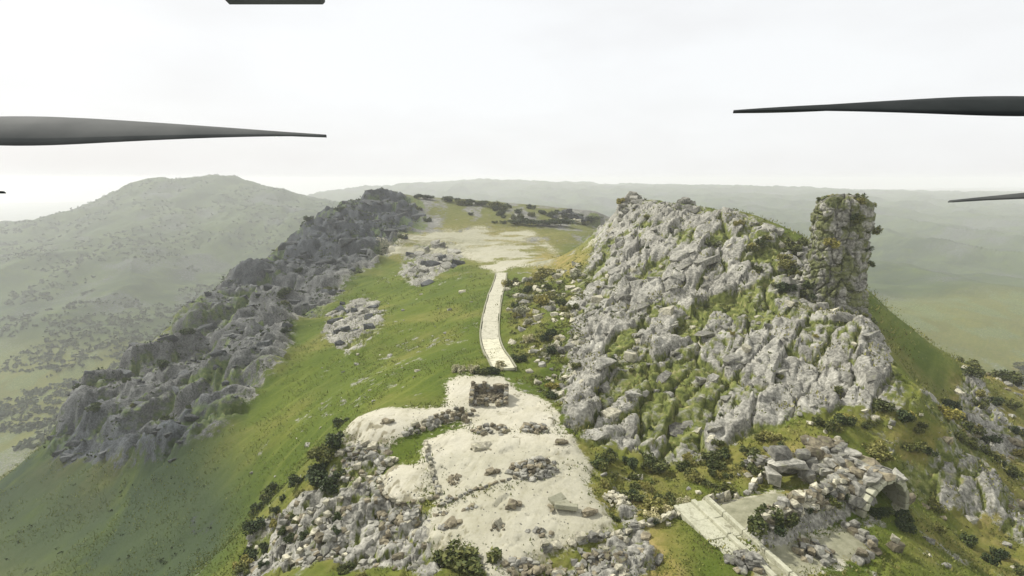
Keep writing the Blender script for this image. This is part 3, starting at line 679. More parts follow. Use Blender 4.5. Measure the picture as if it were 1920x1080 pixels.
while i < len(st) - 1:
    e = min(i + seg, len(st) - 1); pts = [list(s) for s in st[i:e + 1]]
    if e < len(st) - 1: pts[-1][0] = pts[-1][0] + (pts[-2][0] - pts[-1][0]) * 0.09
    near_end = st[i][0].y < 121
    strip_piece('slab', pts, -W2 + random.uniform(0, .25), W2 - random.uniform(0, .25), random.uniform(-.015, .015), 0.5, M['road_pale' if near_end else 'road'], road)
    strip_piece('kerb', pts, -W2 - 0.32, -W2 - 0.02, 0.16, 0.8, M['concrete_dark'], road)
    strip_piece('kerb', pts, W2 + 0.02, W2 + 0.32, 0.16, 0.8, M['concrete_dark'], road)
    i = e

# ---------------------------------------------------------------- plants
def leaf_blob(name, seed, n, rx, rz, leaf, mat, lobes=7):
    r = random.Random(seed); v, f = [], []
    cs = [(r.gauss(0, .45) * rx, r.gauss(0, .45) * rx, rz * r.uniform(.25, .75), r.uniform(.35, .6)) for _ in range(lobes)]
    for _ in range(n):
        cx, cy, cz, cr = r.choice(cs)
        d = Vector((r.gauss(0, 1), r.gauss(0, 1), r.gauss(0, 1))).normalized() * (r.random() ** .35)
        p = Vector((cx + d.x * rx * cr, cy + d.y * rx * cr, max(0.02, cz + d.z * rz * cr)))
        a = Vector((r.gauss(0, 1), r.gauss(0, 1), r.gauss(0, .6))).normalized(); b = a.cross(Vector((r.gauss(0, 1), r.gauss(0, 1), r.gauss(0, 1)))).normalized()
        s = leaf * r.uniform(.6, 1.4); k = len(v)
        v += [p - a * s, p - b * s * .6, p + a * s, p + b * s * .6]; f.append((k, k + 1, k + 2, k + 3))
    me = pymesh(name, v, f)
    if mat: me.materials.append(mat)
    return me
def stem_mesh(name, seed, h, r0, k=4):
    r = random.Random(seed); v, f = [], []
    def limb(p, q, ra, rb):
        d = (q - p).normalized(); a = d.orthogonal().normalized(); b = d.cross(a); s = len(v)
        for c, rr in ((p, ra), (q, rb)):
            for i in range(5):
                t = i * 2 * math.pi / 5; v.append(c + a * math.cos(t) * rr + b * math.sin(t) * rr)
        for i in range(5): f.append((s + i, s + (i + 1) % 5, s + 5 + (i + 1) % 5, s + 5 + i))
    top = Vector((r.uniform(-.1, .1) * h, r.uniform(-.1, .1) * h, h * .5))
    limb(Vector((0, 0, -.3)), top, r0, r0 * .65)
    for _ in range(k):
        e = top + Vector((r.uniform(-.4, .4) * h, r.uniform(-.4, .4) * h, r.uniform(.2, .45) * h)); limb(top, e, r0 * .6, r0 * .15)
    me = pymesh(name, v, f); me.materials.append(M['bark']); return me
SHRUB = {}
for s, (k, m) in enumerate((('green', 'leaf'), ('dark', 'leaf_dark'), ('yellow', 'leaf_yellow'), ('pale', 'leaf_pale'))):
    SHRUB[k] = [(leaf_blob('foliage_' + k, s * 11 + i, 850, 1.0, 1.15, 0.14, M[m], 9), stem_mesh('stem_' + k, s * 11 + i, 0.9, 0.06)) for i in range(4)]
def shrub(x, y, size, kind, label, group, name='shrub', cat='shrub', tall=1.0):
    z = hz(x, y) - 0.05 * size
    o = empty(name, (x, y, z), random.uniform(0, 6.28)); tag(o, label, cat, group)
    fm, sm = random.choice(SHRUB[kind])
    for nm, me in (('foliage', fm), ('stem', sm)):
        c = bpy.data.objects.new(nm, me); C.objects.link(c); c.parent = o
        c.scale = (size * random.uniform(.9, 1.15), size * random.uniform(.9, 1.15), size * tall * random.uniform(.8, 1.1))
    return o
TINT = {'green': 'olive', 'dark': 'dark green', 'yellow': 'yellow green', 'pale': 'pale dry'}
def shrubs(reg, count, kinds, noun, place, group, k0=.009, k1=.012):
    pts = [q for q in scatter(REG[reg], count) if not on_terrace(q[0], q[1])]
    pp = np.array([pix(*q) for q in pts]); lo, hi = pp.min(0), pp.max(0)
    for q, (a, b) in zip(pts, pp):
        k = random.choice(kinds); g_ = random.random(); u_ = (a - lo[0]) / (hi[0] - lo[0]); w_ = (b - lo[1]) / (hi[1] - lo[1])
        pos = ('top' if w_ < .25 else 'upper' if w_ < .5 else 'lower' if w_ < .75 else 'bottom') + ' ' + ('far left' if u_ < .2 else 'left' if u_ < .4 else 'middle' if u_ < .6 else 'right' if u_ < .8 else 'far right')
        shrub(q[0], q[1], (k0 + k1 * g_ ** 1.6) * q[1], k, '%s %s %s %s, %s of the patch' % ('small' if g_ < .45 else 'medium' if g_ < .8 else 'large', TINT[k], noun, place, pos), group, noun, noun)
shrubs('scrub_a', 60, ['green', 'green', 'dark', 'yellow'], 'shrub', 'below the rock hill', 'shrubs below the rock hill')
shrubs('scrub_b', 30, ['green', 'yellow', 'yellow', 'dark'], 'bush', 'on the right edge slope', 'bushes on the right slope', .008, .010)
shrubs('scrub_c', 36, ['green', 'dark', 'pale', 'yellow'], 'shrub', 'among boulders beside the road', 'shrubs right of the road', .007, .008)
shrubs('right_slope', 34, ['green', 'yellow', 'dark', 'green'], 'bush', 'on the lower right slope', 'bushes on the lower right slope', .008, .012)
shrubs('scrub_d', 18, ['green', 'dark', 'yellow'], 'shrub', 'on the rock hill shoulder', 'shrubs on the rock hill shoulder', .008, .010)
shrubs('scrub_e', 30, ['green', 'dark', 'dark', 'yellow'], 'bush', 'among lower left rocks', 'bushes in the lower left rocks', .008, .012)
shrubs('rock_hill', 25, ['green', 'dark', 'yellow'], 'shrub', 'in a rock hill joint', 'shrubs in the rock hill joints', .005, .007)
shrubs('cliff', 22, ['dark', 'dark', 'green'], 'shrub', 'on the left escarpment', 'shrubs on the escarpment', .006, .007)
BR = ['seventh', 'ninth', 'tenth', 'last and farthest', 'third', 'second', 'first and nearest', 'bottommost', 'fourth', 'fifth', 'sixth', 'eighth']
for p in SPOT['edge_bushes']:
    shrub(p[0], p[1], random.uniform(.9, 1.6), random.choice(['dark', 'dark', 'green']), BR[SPOT['edge_bushes'].index(p)] + ' bush along the left brink above the grass slope', 'bushes along the terrace brink', 'bush', 'bush')
p = SPOT['bush_big'][0]; shrub(p[0], p[1], 1.9, 'green', 'big round olive bush at the near edge of the lower terrace', None, 'round_bush', 'bush', .8)
for i, p in enumerate(SPOT['bush_row']):
    shrub(p[0], p[1], random.uniform(1.0, 1.3), ['pale', 'pale', 'green', 'dark', 'pale'][i], ['leftmost pale', 'second pale', 'olive middle', 'dark', 'rightmost pale'][i] + ' bush in the short row where road meets court', 'bush row at the foot of the road', 'bush', 'bush')
for p in SPOT['pale_shrubs']:
    shrub(p[0], p[1], random.uniform(.7, .95), 'pale', ['left', 'middle', 'right'][SPOT['pale_shrubs'].index(p)] + ' one of three pale dry shrubs at the upper end of the concrete wall', 'pale shrubs by the concrete wall')

# ---------------------------------------------------------------- walls, mounds and ruins
def polyline(pts, step):
    return smooth_path(pts, step)
def stone_wall(name, pts, step, w, h, kind, label, courses=2, cat='stone wall', jitter=.25):
    pl = polyline(pts, step); o = empty(name, (pl[0].x, pl[0].y, hz(pl[0].x, pl[0].y))); tag(o, label, cat)
    for i, p in enumerate(pl):
        t = (pl[min(i + 1, len(pl) - 1)] - pl[max(i - 1, 0)]); a = math.atan2(t.y, t.x)
        for c in range(courses):
            if c and random.random() < .25: continue
            q = p + Vector((random.uniform(-jitter, jitter), random.uniform(-jitter, jitter), 0))
            k = random.choice(kind)
            stone(o, (q.x, q.y, hz(q.x, q.y) + h * (.25 + .62 * c)), (step * random.uniform(.5, .68), w * random.uniform(.75, 1.1) * (1 - .2 * c), h * random.uniform(.45, .65)), k,
                  (random.uniform(-.12, .12), random.uniform(-.12, .12), a + random.uniform(-.2, .2)))
    return o
def rubble(name, x, y, rx, ry, h, count, size, kind, label, cat='rubble', ang=0.0):
    o = empty(name, (x, y, hz(x, y))); tag(o, label, cat)
    for _ in range(count):
        t = random.uniform(0, 6.28); r = random.random() ** .6
        dx, dy = math.cos(t) * r * rx, math.sin(t) * r * ry
        px, py = x + dx * math.cos(ang) - dy * math.sin(ang), y + dx * math.sin(ang) + dy * math.cos(ang)
        stone(o, (px, py, hz(px, py) + h * (1 - r * r) * random.uniform(.3, 1)), size * random.uniform(.6, 1.4), random.choice(kind))
    return o
stone_wall('low_stone_kerb', SPOT['kerb'], .62, .26, .38, ['brown', 'grey'], 'low dark kerb of stones between the upper and lower pale terraces', 1, jitter=.05)
stone_wall('stone_lined_trench', SPOT['trench'], .8, .5, .9, ['brown', 'grey'], 'long low stone trench bank left of the ruined hut', 2, 'trench wall')
off = [(a[0] + .6, a[1] + 2.0) for a in SPOT['trench']]
stone_wall('stone_lined_trench', off, .8, .45, .8, ['brown', 'grey', 'pale'], 'far bank of the stone trench, behind the nearer bank', 2, 'trench wall')
stone_wall('tumbled_stone_wall', SPOT['broken_wall'], .8, .55, .8, ['pale', 'pale', 'grey'], 'tumbled pale stone wall running down to the lower left', 2, jitter=.5)
stone_wall('tumbled_stone_wall', SPOT['broken_wall_b'], .8, .5, .7, ['pale', 'grey'], 'short pale stone wall at the lower left above the dark bushes', 2, jitter=.35)
stone_wall('ramp_wall', SPOT['ramp_wall'], .8, .4, .6, ['pale', 'pale', 'grey'], 'pale stone wall between the rounded terrace and the upper terrace', 2, jitter=.1)
stone_wall('rim_wall', SPOT['round_rim'], .7, .35, .5, ['pale', 'brown'], 'curved stone rim round the front of the small rounded terrace', 2, jitter=.1)
stone_wall('retaining_wall', SPOT['rim_wall'], .9, .4, .9, ['pale', 'grey'], 'curved pale retaining wall behind the rear concrete pad', 2, jitter=.1)
stone_wall('edge_wall', SPOT['edge_wall'], 1.0, .6, .7, ['grey', 'pale'], 'grey stone wall along the near right edge of the lower terrace', 2, jitter=.15)
stone_wall('tumbled_stone_wall', SPOT['broken_wall_c'], .8, .5, .7, ['brown', 'grey', 'pale'], 'brown tumbled wall at the foot of the scarp under the left terrace', 2, jitter=.3)
stone_wall('tumbled_stone_wall', SPOT['broken_wall_d'], .8, .5, .8, ['brown', 'grey'], 'dark tumbled wall dropping from the small rounded terrace', 2, jitter=.35)
stone_wall('low_stone_wall', SPOT['wall_e'], .8, .45, .55, ['pale', 'pale', 'grey'], 'low pale wall leading from the lower terrace to the concrete wall', 2, jitter=.15)
stone_wall('low_stone_wall', SPOT['wall_f'], .9, .6, .9, ['brown', 'grey', 'grey'], 'dark broken wall on the far side of the front concrete pad', 2, jitter=.25)
for p, l in zip(SPOT['heaps'], ('brown rubble heap on the left terrace scarp', 'grey rubble heap below the rounded terrace', 'rubble heap between the tumbled walls at lower left', 'rubble heap right of the stepped concrete wall', 'rubble heap on the front concrete pad', 'rubble heap behind the retaining wall')):
    rubble('rubble_heap', p[0], p[1], random.uniform(1.6, 2.6), random.uniform(1.2, 1.8), .8, 42, .38, ['brown', 'grey', 'grey'], l)
p = SPOT['mound'][0]; rubble('rubble_mound', p[0], p[1], 3.4, 2.2, .9, 75, .42, ['brown', 'grey'], 'brown grey rubble mound on the right of the upper terrace', ang=.4)
for p, l in zip(SPOT['hut_low'], ('dark rubble heap in front of the ruined hut', 'small rubble heap at the right of the court')):
    rubble('rubble_heap', p[0], p[1], 2.6 if p is SPOT['hut_low'][0] else 1.8, 1.5, .7, 45, .36, ['brown', 'brown', 'grey'], l)
for p, l in zip(SPOT['edge_rubble'], ('grey rubble below the near end of the terrace edge wall', 'grey rubble below the right end of the terrace edge wall')):
    rubble('rubble_heap', p[0], p[1], 3.0, 1.6, .5, 50, .34, ['grey', 'brown'], l)
p = SPOT['pile_pink'][0]; rubble('stone_pile', p[0], p[1], 1.6, 1.3, .9, 40, .34, ['pale'], 'pale stone pile at the right brink of the lower terrace')
for nm, w, h, k, lab in (('flat_boulder', 1.5, .55, 'pale', 'flat pale boulder lying alone in the middle of the upper terrace'), ('pale_rock', .75, .6, 'pale', 'small pale rock on the left of the lower terrace'),
                        ('dark_slab', .75, .35, 'brown', 'dark tilted slab at the near edge of the lower terrace')):
    p = SPOT[nm][0]
    o = empty(nm, (p[0], p[1], hz(*p))); tag(o, lab, 'rock')
    stone(o, (p[0], p[1], hz(*p) + h * .35), (w, w * .6, h), k, (0.1, 0.08, .3), 'boulder')
    for _ in range(5): stone(o, (p[0] + random.uniform(-w, w), p[1] - random.uniform(.2, .9), hz(*p) + .08), random.uniform(.14, .26), 'brown', name='chip')
p = SPOT['slabs'][0]
o = empty('broken_slabs', (p[0], p[1], hz(*p))); tag(o, 'pair of broken tilted slabs on the right of the lower terrace', 'broken slab')
def box_mesh(name, sx, sy, sz, mat, bev=.03):
    bm = bmesh.new(); bmesh.ops.create_cube(bm, size=1); bmesh.ops.scale(bm, vec=(sx, sy, sz), verts=bm.verts)
    if bev: bmesh.ops.bevel(bm, geom=bm.edges[:], offset=bev, segments=1, affect='EDGES')
    me = bm_mesh(bm, name); me.materials.append(mat); return me
for (dx, dy, dz, sx, sy, sz, rx, rz) in ((-.5, .9, .35, 2.0, 1.0, .35, .35, .7), (.35, -.4, .3, 2.5, 1.1, .5, -.3, -.1), (.2, .3, .2, 1.2, .8, .35, .1, .5)):
    c = link('slab', box_mesh('slab', sx, sy, sz, M['concrete_dark'], .06), None, o); c.location = (dx, dy, dz); c.rotation_euler = (rx, .06, rz)
for _ in range(9): stone(o, (p[0] + random.uniform(-1.4, 1.4), p[1] + random.uniform(-1.1, .9), hz(*p) + .1), random.uniform(.15, .32), 'brown')
p = SPOT['pit'][0]
o = empty('stone_cluster', (p[0], p[1], hz(*p))); tag(o, 'oval cluster of low dark stones on the left of the upper terrace', 'stones')
for i in range(26):
    t = random.uniform(0, 6.28); q_ = random.uniform(.3, 1.05); stone(o, (p[0] + .75 * q_ * math.cos(t), p[1] + 1.1 * q_ * math.sin(t), hz(*p) + .08), random.uniform(.14, .32), 'brown')
for p, l in zip(SPOT['blocks'], ('dark squared block left of the rubble mound on the upper terrace', 'dark squared block by the left edge of the lower terrace', 'dark squared block in the middle of the lower terrace', 'dark squared block near the far right corner of the upper terrace', 'dark squared block beside the stone trench on the left terrace', 'dark squared block at the right brink of the lower terrace')):
    o = empty('stone_block', (p[0], p[1], hz(*p)), random.uniform(0, 3)); tag(o, l, 'stone block')
    for (dx, dy, dz, k_) in ((0, 0, .28, .62), (.75, .25, .15, .38), (-.5, -.45, .1, .26)):
        stone(o, tuple(Vector((p[0] + dx, p[1] + dy, hz(*p) + dz))), (k_ * 1.2, k_, k_ * .75), 'brown', (random.uniform(-.15, .15), random.uniform(-.15, .15), random.uniform(0, 3)), 'block')
for i, p in enumerate(SPOT['small_rocks'] + SPOT['chips']):
    x, y = p; lab = ['dark stone group just below the low kerb of the terraces', 'stone group at the left corner of the lower terrace', 'stone group at the left end of the low kerb', 'stone group on the left side of the lower terrace',
           'dark stone chips near the right of the lower terrace front', 'dark stone chips beside the terrace edge wall'][i]
    rubble('stone_group', x, y, .8, .5, .15, 7, .24, ['brown', 'grey'], lab, 'stones')

# ruined hut: four broken stone walls round a dark floor
p = SPOT['hut'][0]; HX, HY = p[0], p[1] + 2.2
hut = empty('ruined_hut', (HX, HY, hz(HX, HY))); tag(hut, 'small roofless ruined stone hut on the court below the road', 'ruin')
hw, hd = 2.7, 2.4
def hut_wall(a, b, hh, gap=None):
    d = Vector(b) - Vector(a); n_ = int(d.length / .55)
    for i in range(n_ + 1):
        q = Vector(a) + d * i / n_
        if gap and gap[0] < i / n_ < gap[1]: continue
        top = hh * (0.6 + 0.5 * vnoise(np.array([i * .6 + a[0]]), np.array([a[1] * 3.0]), 9)[0])
        z = 0.2
        while z < top:
            stone(hut, (HX + q.x, HY + q.y, hz(HX, HY) + z), (.46, .42, .32), random.choice(['brown', 'grey', 'brown']), (random.uniform(-.1, .1), random.uniform(-.1, .1), math.atan2(d.y, d.x) + random.uniform(-.15, .15)))
            z += .42
hut_wall((-hw, -hd), (hw, -hd), 1.1, (.5, .75)); hut_wall((-hw, hd), (hw, hd), 2.0); hut_wall((-hw, -hd), (-hw, hd), 1.7); hut_wall((hw, -hd), (hw, hd), 1.5)
for _ in range(45): stone(hut, (HX + random.uniform(-2.2, 2.2), HY + random.uniform(-1.9, 1.9), hz(HX, HY) + .2), random.uniform(.25, .45), 'brown')

# stepped concrete wall beside the pads
a, b = Vector((*SPOT['conc_wall'][0], 0)), Vector((*SPOT['conc_wall'][1], 0)); d = (b - a).normalized(); b = b + d * 7; ang = math.atan2(d.y, d.x); Lw = (b - a).length
z0w = (hz(a.x, a.y) + hz(b.x, b.y)) / 2
cw = empty('stepped_concrete_wall', (a.x, a.y, z0w), ang); tag(cw, 'long stepped concrete wall running to the bottom edge beside the pads', 'concrete wall')
# local x runs along the wall, local y to its left (towards the pads' side when positive)
def bar(name, x0, x1, y0, y1, zl, zh, mat):
    c = link(name, box_mesh(name, x1 - x0, y1 - y0, zh - zl, mat, .04), None, cw); c.location = ((x0 + x1) / 2, (y0 + y1) / 2, (zl + zh) / 2 + random.uniform(-.05, .03)); c.rotation_euler = (random.uniform(-.02, .02), random.uniform(-.012, .012), random.uniform(-.012, .012)); return c
k = 0; x = 0.0
while x < Lw - .5:
    x1 = min(x + 3.1, Lw)
    bar('wall_block', x + .02, x1 - .02, -2.6, -.4, -2.5, .55 + random.uniform(-.02, .02), M['concrete'])
    bar('coping', x + .02, x1 - .02, -.36, .16, -1.5, .85 + random.uniform(-.02, .02), M['concrete'])
    bar('footing', x + .02, x1 - .02, .20, 1.4, -1.5, .42 + random.uniform(-.02, .02), M['concrete'])
    bar('parapet', x + .02, x1 - .02, 1.44, 1.9, -1.5, .92 + random.uniform(-.02, .02), M['concrete'])
    bar('face_slab', x + .02, x1 - .02, -4.2, -2.64, -4.5, -.75 + random.uniform(-.02, .02), M['concrete_dark'])
    x = x1
# earth and stone bank between the pads
pl = polyline(SPOT['berm'], .7)
o = empty('stone_bank', (pl[0].x, pl[0].y, hz(pl[0].x, pl[0].y))); tag(o, 'thick bank of earth and stones dividing the two concrete pads', 'stone bank')
for i, p in enumerate(pl):
    f = i / (len(pl) - 1); bw = 1.3 + .9 * f
    for _ in range(9):
        r = random.uniform(-1, 1); q = Vector((p.x + r * bw * .55 + random.uniform(-.2, .2), p.y + r * bw * .85, 0))
        stone(o, (q.x, q.y, hz(q.x, q.y) + (1 - r * r) * 1.5 * random.uniform(.3, 1)), random.uniform(.4, .75), random.choice(['grey', 'pale', 'brown']))
for _ in range(9):
    p = random.choice(pl); shrub(p.x + random.uniform(-.8, .8), p.y - random.uniform(0, 1.4), (.98, .62, .8)[_ % 3], ('green', 'dark', 'dark')[_ % 3], ('large olive', 'small dark', 'medium dark')[_ % 3] + ' bush at the foot of the stone bank, ' + ('near its left end' if pl.index(p) < len(pl) / 3 else 'near its middle' if pl.index(p) < len(pl) * .67 else 'near its right end'), 'bushes on the stone bank', 'bush', 'bush')
p = pl[0]; shrub(p.x - .4, p.y - .3, 1.6, 'green', 'bushy green shrub at the left end of the stone bank', None, 'end_bush', 'bush')

# arched concrete portal at the right
p = SPOT['arch'][0]; az = hz(*p)
portal = empty('arched_portal', (p[0] + 1.6, p[1] + 1.4, az - .5), R(22)); portal.scale = (1.35, 1.35, 1.35); tag(portal, 'dark arched concrete portal dug into the slope at lower right', 'bunker portal')
def arch_part(name, ri, ro, y0, y1, mat, legs=.6, nseg=16, smooth=False):
    v, f = [], []
    prof = [(-1, 0)] + [(-math.cos(math.pi * i / nseg), math.sin(math.pi * i / nseg)) for i in range(nseg + 1)] + [(1, 0)]
    ring = []
    for j, (cx, cz) in enumerate(prof):
        base = 0 if j in (0, len(prof) - 1) else legs
        for rr in (ri, ro):
            for yv in (y0, y1): v.append((cx * rr, yv, base + cz * rr))
    for j in range(len(prof) - 1):
        A_, B_ = j * 4, j * 4 + 4
        f += [(A_, B_, B_ + 1, A_ + 1), (A_ + 2, A_ + 3, B_ + 3, B_ + 2), (A_, A_ + 2, B_ + 2, B_), (A_ + 1, B_ + 1, B_ + 3, A_ + 3)]
    me = pymesh(name, v, f); bm = bmesh.new(); bm.from_mesh(me); bmesh.ops.recalc_face_normals(bm, faces=bm.faces); bm.to_mesh(me); bm.free()
    return link(name, me, mat, portal)
for i in range(13):
    a_ = math.pi * (i + .5) / 13; rr_ = 2.62 + random.uniform(-.05, .08)
    c = link('arch_stone', box_mesh('arch_stone', .62 * random.uniform(.86, .97), .7 * random.uniform(.85, 1.15), .46 * random.uniform(.85, 1.1), M['concrete' if random.random() < .6 else 'concrete_dark'], .05), None, portal)
    c.location = (math.cos(a_) * rr_, random.uniform(-.08, .08), .5 + math.sin(a_) * rr_); c.rotation_euler = (random.uniform(-.04, .04), math.pi / 2 - a_ + random.uniform(-.05, .05), 0)
for sx_ in (-1, 1):
    c = link('jamb_stone', box_mesh('jamb_stone', .5, .75, .6, M['concrete_dark'], .05), None, portal); c.location = (sx_ * 2.63, 0, .18)
arch_part('tunnel', 2.4, 2.7, .36, 6.0, M['concrete_dark'], .5)
c = link('end_wall', box_mesh('end_wall', 5.3, .3, 3.4, M['concrete_dark'], 0), None, portal); c.location = (0, 6.2, 1.4)
c = link('floor_slab', box_mesh('floor_slab', 4.7, 6.4, .2, M['concrete_dark'], .02), None, portal); c.location = (0, 2.8, 0.02)
mw = portal.matrix_basis
for _ in range(85):
    q = mw @ Vector((random.uniform(-3.6, 3.6), random.uniform(-.1, 7), 0)); lx = (mw.inverted() @ q).x
    hgt = .6 + math.sqrt(max(0, 2.9 ** 2 - min(2.9, abs(lx)) ** 2))
    stone(None, (q.x, q.y, az - .5 + hgt * 1.3), random.uniform(.5, .9), random.choice(['brown', 'grey'])).parent = None
for o in [o for o in C.objects if o.parent is None and o.name.startswith('stone') and o.type == 'MESH']:
    mi = mw.inverted(); loc = mi @ Vector(o.location); o.parent = portal; o.location = loc; o.name = 'cover_stone'
for _ in range(8):
    lq = Vector((random.uniform(-1.8, 1.8), random.uniform(-2.2, .4), 0)); q = mw @ lq
    shrub(q.x, q.y, random.uniform(.55, .85), 'dark', 'dark green bush at the arched portal, %s of its mouth' % (('inside' if lq.y > -.6 else 'in front') + (' left' if lq.x < -.6 else ' right' if lq.x > .6 else ' middle')), 'bushes in the portal mouth', 'bush', 'bush')
p = SPOT['post'][0]
post = empty('capped_boulder', (p[0], p[1], hz(*p))); tag(post, 'dark boulder with a white stone on top below the arched portal', 'boulder')
stone(post, (p[0], p[1], hz(*p) + .45), (.75, .7, .8), 'brown', (.1, .05, .3), 'base_stone'); stone(post, (p[0] - .1, p[1], hz(*p) + 1.25), (.48, .45, .42), 'pale', (.2, .1, .9), 'top_stone')
def cone_mesh(name, r0, r1, h, mat, seg=12):
    bm = bmesh.new(); bmesh.ops.create_cone(bm, cap_ends=True, segments=seg, radius1=r0, radius2=r1, depth=h); me = bm_mesh(bm, name, False); me.materials.append(mat); return me
# shallow cave below the rock hill
p = SPOT['cave'][0]; cz = hz(*p)
cave = empty('rock_shelter', (p[0], p[1], cz)); tag(cave, 'dark rock shelter under grey blocks behind the rear concrete pad', 'rock shelter')
for (dx, dy, dz, sx, sy, sz) in ((-2.2, .8, .9, .8, 1.2, 1.3), (2.0, .8, .9, .7, 1.3, 1.3), (-.1, 1.2, 2.3, 2.6, 1.4, .65), (-.4, 2.0, 3.2, 1.7, 1.2, .9), (.1, 2.6, .9, 2.4, .6, 1.4), (1.9, 2.2, 3.0, .9, .9, .6)):
    stone(cave, (p[0] + dx, p[1] + dy, cz + dz), (sx, sy, sz), 'grey', (random.uniform(-.08, .08), random.uniform(-.08, .08), random.uniform(-.2, .2)), 'block')

# ---------------------------------------------------------------- rock pinnacle on the right shoulder
p = SPOT['pinnacle'][0]; pz = hz(*p)
PH, PR = 26.0, 5.6
NA, NH = 190, 200
T_, A_ = np.meshgrid(np.linspace(0, 1, NH + 1), np.arange(NA) / NA * 2 * math.pi, indexing='ij')
ca, sa = np.cos(A_), np.sin(A_); sq = (np.abs(ca) ** 4 + np.abs(sa) ** 4) ** -.25 * .55 + .45
dome = .2 + .8 * np.sqrt(np.clip(1 - (np.clip(T_ - .92, 0, 1) / .08) ** 2, 0, 1))
zz = T_ * PH - 2.0; wa = A_ + .25 * fbm(zz * .15, A_, 75, 3)
n1 = fbm(np.cos(wa) * 2 + 9, zz * .10 + np.sin(wa) * 2, 71, 4); n2 = fbm(ca * 7, zz * .5 + sa * 7, 77, 4)
w1 = worley(wa * 2.7, zz * .16, 81); w2 = worley(wa * 6.0, zz * .42, 83)
lay = np.floor(zz / 1.9 + .8 * n1 + .25 * np.sin(wa)); lr = hash2(lay, np.floor(wa * 1.4), 91); lf = (zz / 1.9 + .8 * n1 + .25 * np.sin(wa)) - lay
s_ = 1 + .06 * n1 + .05 * n2 - .20 * (1 - sstep(0, .10, w1[1] - w1[0])) + .11 * (w1[2] - .5) - .07 * (1 - sstep(0, .12, w2[1] - w2[0])) + .07 * (w2[2] - .5) + .11 * (lr - .5) - .06 * (1 - sstep(0, .18, np.minimum(lf, 1 - lf))) + .45 * np.clip(.22 - T_, 0, 1)
s_[-1] = .01
v = np.stack([ca * PR * (1 - .10 * T_) * sq * dome * s_, sa * PR * .9 * (1 - .2 * T_) * sq * dome * s_, zz + (1.6 * n1 + .6 * n2) * (T_ > .5)], -1).reshape(-1, 3).tolist()
f = [(i * NA + j, i * NA + (j + 1) % NA, (i + 1) * NA + (j + 1) % NA, (i + 1) * NA + j) for i in range(NH) for j in range(NA)]
pin = empty('rock_pinnacle', (p[0], p[1] + 5, pz)); tag(pin, 'tall steep-sided rock pinnacle with green tufts on the right skyline', 'rock pinnacle')
n = N('mossy_rock', .92, .1); gi = n.t.nodes.new('ShaderNodeNewGeometry'); pos = gi.outputs['Position']
rc = rock_colour(n, pos); mo = n.ramp(n.noise(.3, 6, .65, pos, .8), [(.46, 0.0), (.54, .9)])
col = n.mix(mo, rc, n.ramp(n.noise(1.2, 4, .6, pos), [(.3, (.05, .065, .02)), (.7, (.20, .21, .075))]))
n.bump(n.noise(1.5, 6, .7, pos), .7, .4); M['mossy'] = n.out(col)
link('column', pymesh('column', v, f, True), M['mossy'], pin)
for _ in range(26):
    a_ = random.uniform(0, 6.28); rr_ = PR * random.uniform(1.0, 1.5); qx, qy = p[0] + math.cos(a_) * rr_, p[1] + 5 + math.sin(a_) * rr_
    stone(pin, (qx, qy, hz(qx, qy) + random.uniform(0, .6)), random.uniform(.7, 1.7), 'grey')
for _ in range(22):
    a = random.uniform(math.pi, 2 * math.pi); t = random.random() ** .7
    fm, sm = random.choice(SHRUB[random.choice(['green', 'dark', 'yellow'])])
    c = bpy.data.objects.new('tuft', fm); C.objects.link(c); c.parent = pin; s_ = random.uniform(.8, 1.5)
    rr = PR * (1.0 - .12 * t)
    c.location = (math.cos(a) * rr, math.sin(a) * rr * .9, t * (PH - 4.0)) if random.random() < .6 else (random.uniform(-3, 3), random.uniform(-3, 3), PH - 3.2); c.scale = (s_, s_, s_)
# knolls of the summit
for (px_, py_, w_, h_) in ((48, 208, 7.0, 6.0), (60, 188, 5.0, 4.5), (70, 178, 4.0, 3.0), (40, 196, 4, 3)):
    for _ in range(7):
        a_ = random.uniform(0, 6.28); q_ = random.random(); qx, qy = px_ + math.cos(a_) * w_ * .7 * q_, py_ + math.sin(a_) * w_ * .5 * q_; k_ = w_ * random.uniform(.22, .45)
        stone(rock_hill, (qx, qy, hz(qx, qy) + (1 - q_) * h_ * .5), (k_, k_ * .8, k_ * random.uniform(.7, 1.2)), 'grey')

# ---------------------------------------------------------------- far crest: house and trees
p = SPOT['house'][0]; hzv = hz(*p)
knoll = empty('rock_knoll', (p[0], p[1], hzv)); tag(knoll, 'dark peaked rock knoll with pale stones at its foot on the far crest', 'rock')
for _ in range(34):
    q_ = random.uniform(-1, 1); k_ = random.uniform(1.4, 2.8)
    stone(knoll, (p[0] + q_ * 13, p[1] + random.uniform(-3, 4), hzv + (1 - abs(q_)) * 8.0 * random.uniform(.3, 1)), k_, 'cool')
for _ in range(16):
    stone(knoll, (p[0] + random.uniform(-14, 10), p[1] - random.uniform(5, 9), hzv + random.uniform(-.2, 1.0)), random.uniform(.8, 1.7), 'pale')
TREE = [(leaf_blob('crown', 900 + i, 900, 1.2, 1.1, .13, M['leaf_dark'], 11), stem_mesh('trunk', 900 + i, 1.4, .07, 5)) for i in range(4)]
def tree(x, y, s, label, group, z=None):
    z = hz(x, y) if z is None else z
    o = empty('tree', (x, y, z - .2), random.uniform(0, 6.28)); tag(o, label, 'tree', group)
    cm, tm = random.choice(TREE)
    c = bpy.data.objects.new('crown', cm); C.objects.link(c); c.parent = o; c.location = (0, 0, s * .3); c.scale = (s * random.uniform(.8, 1.7), s * random.uniform(.8, 1.3), s * random.uniform(.45, .85))
    c = bpy.data.objects.new('trunk', tm); C.objects.link(c); c.parent = o; c.scale = (s, s, s)
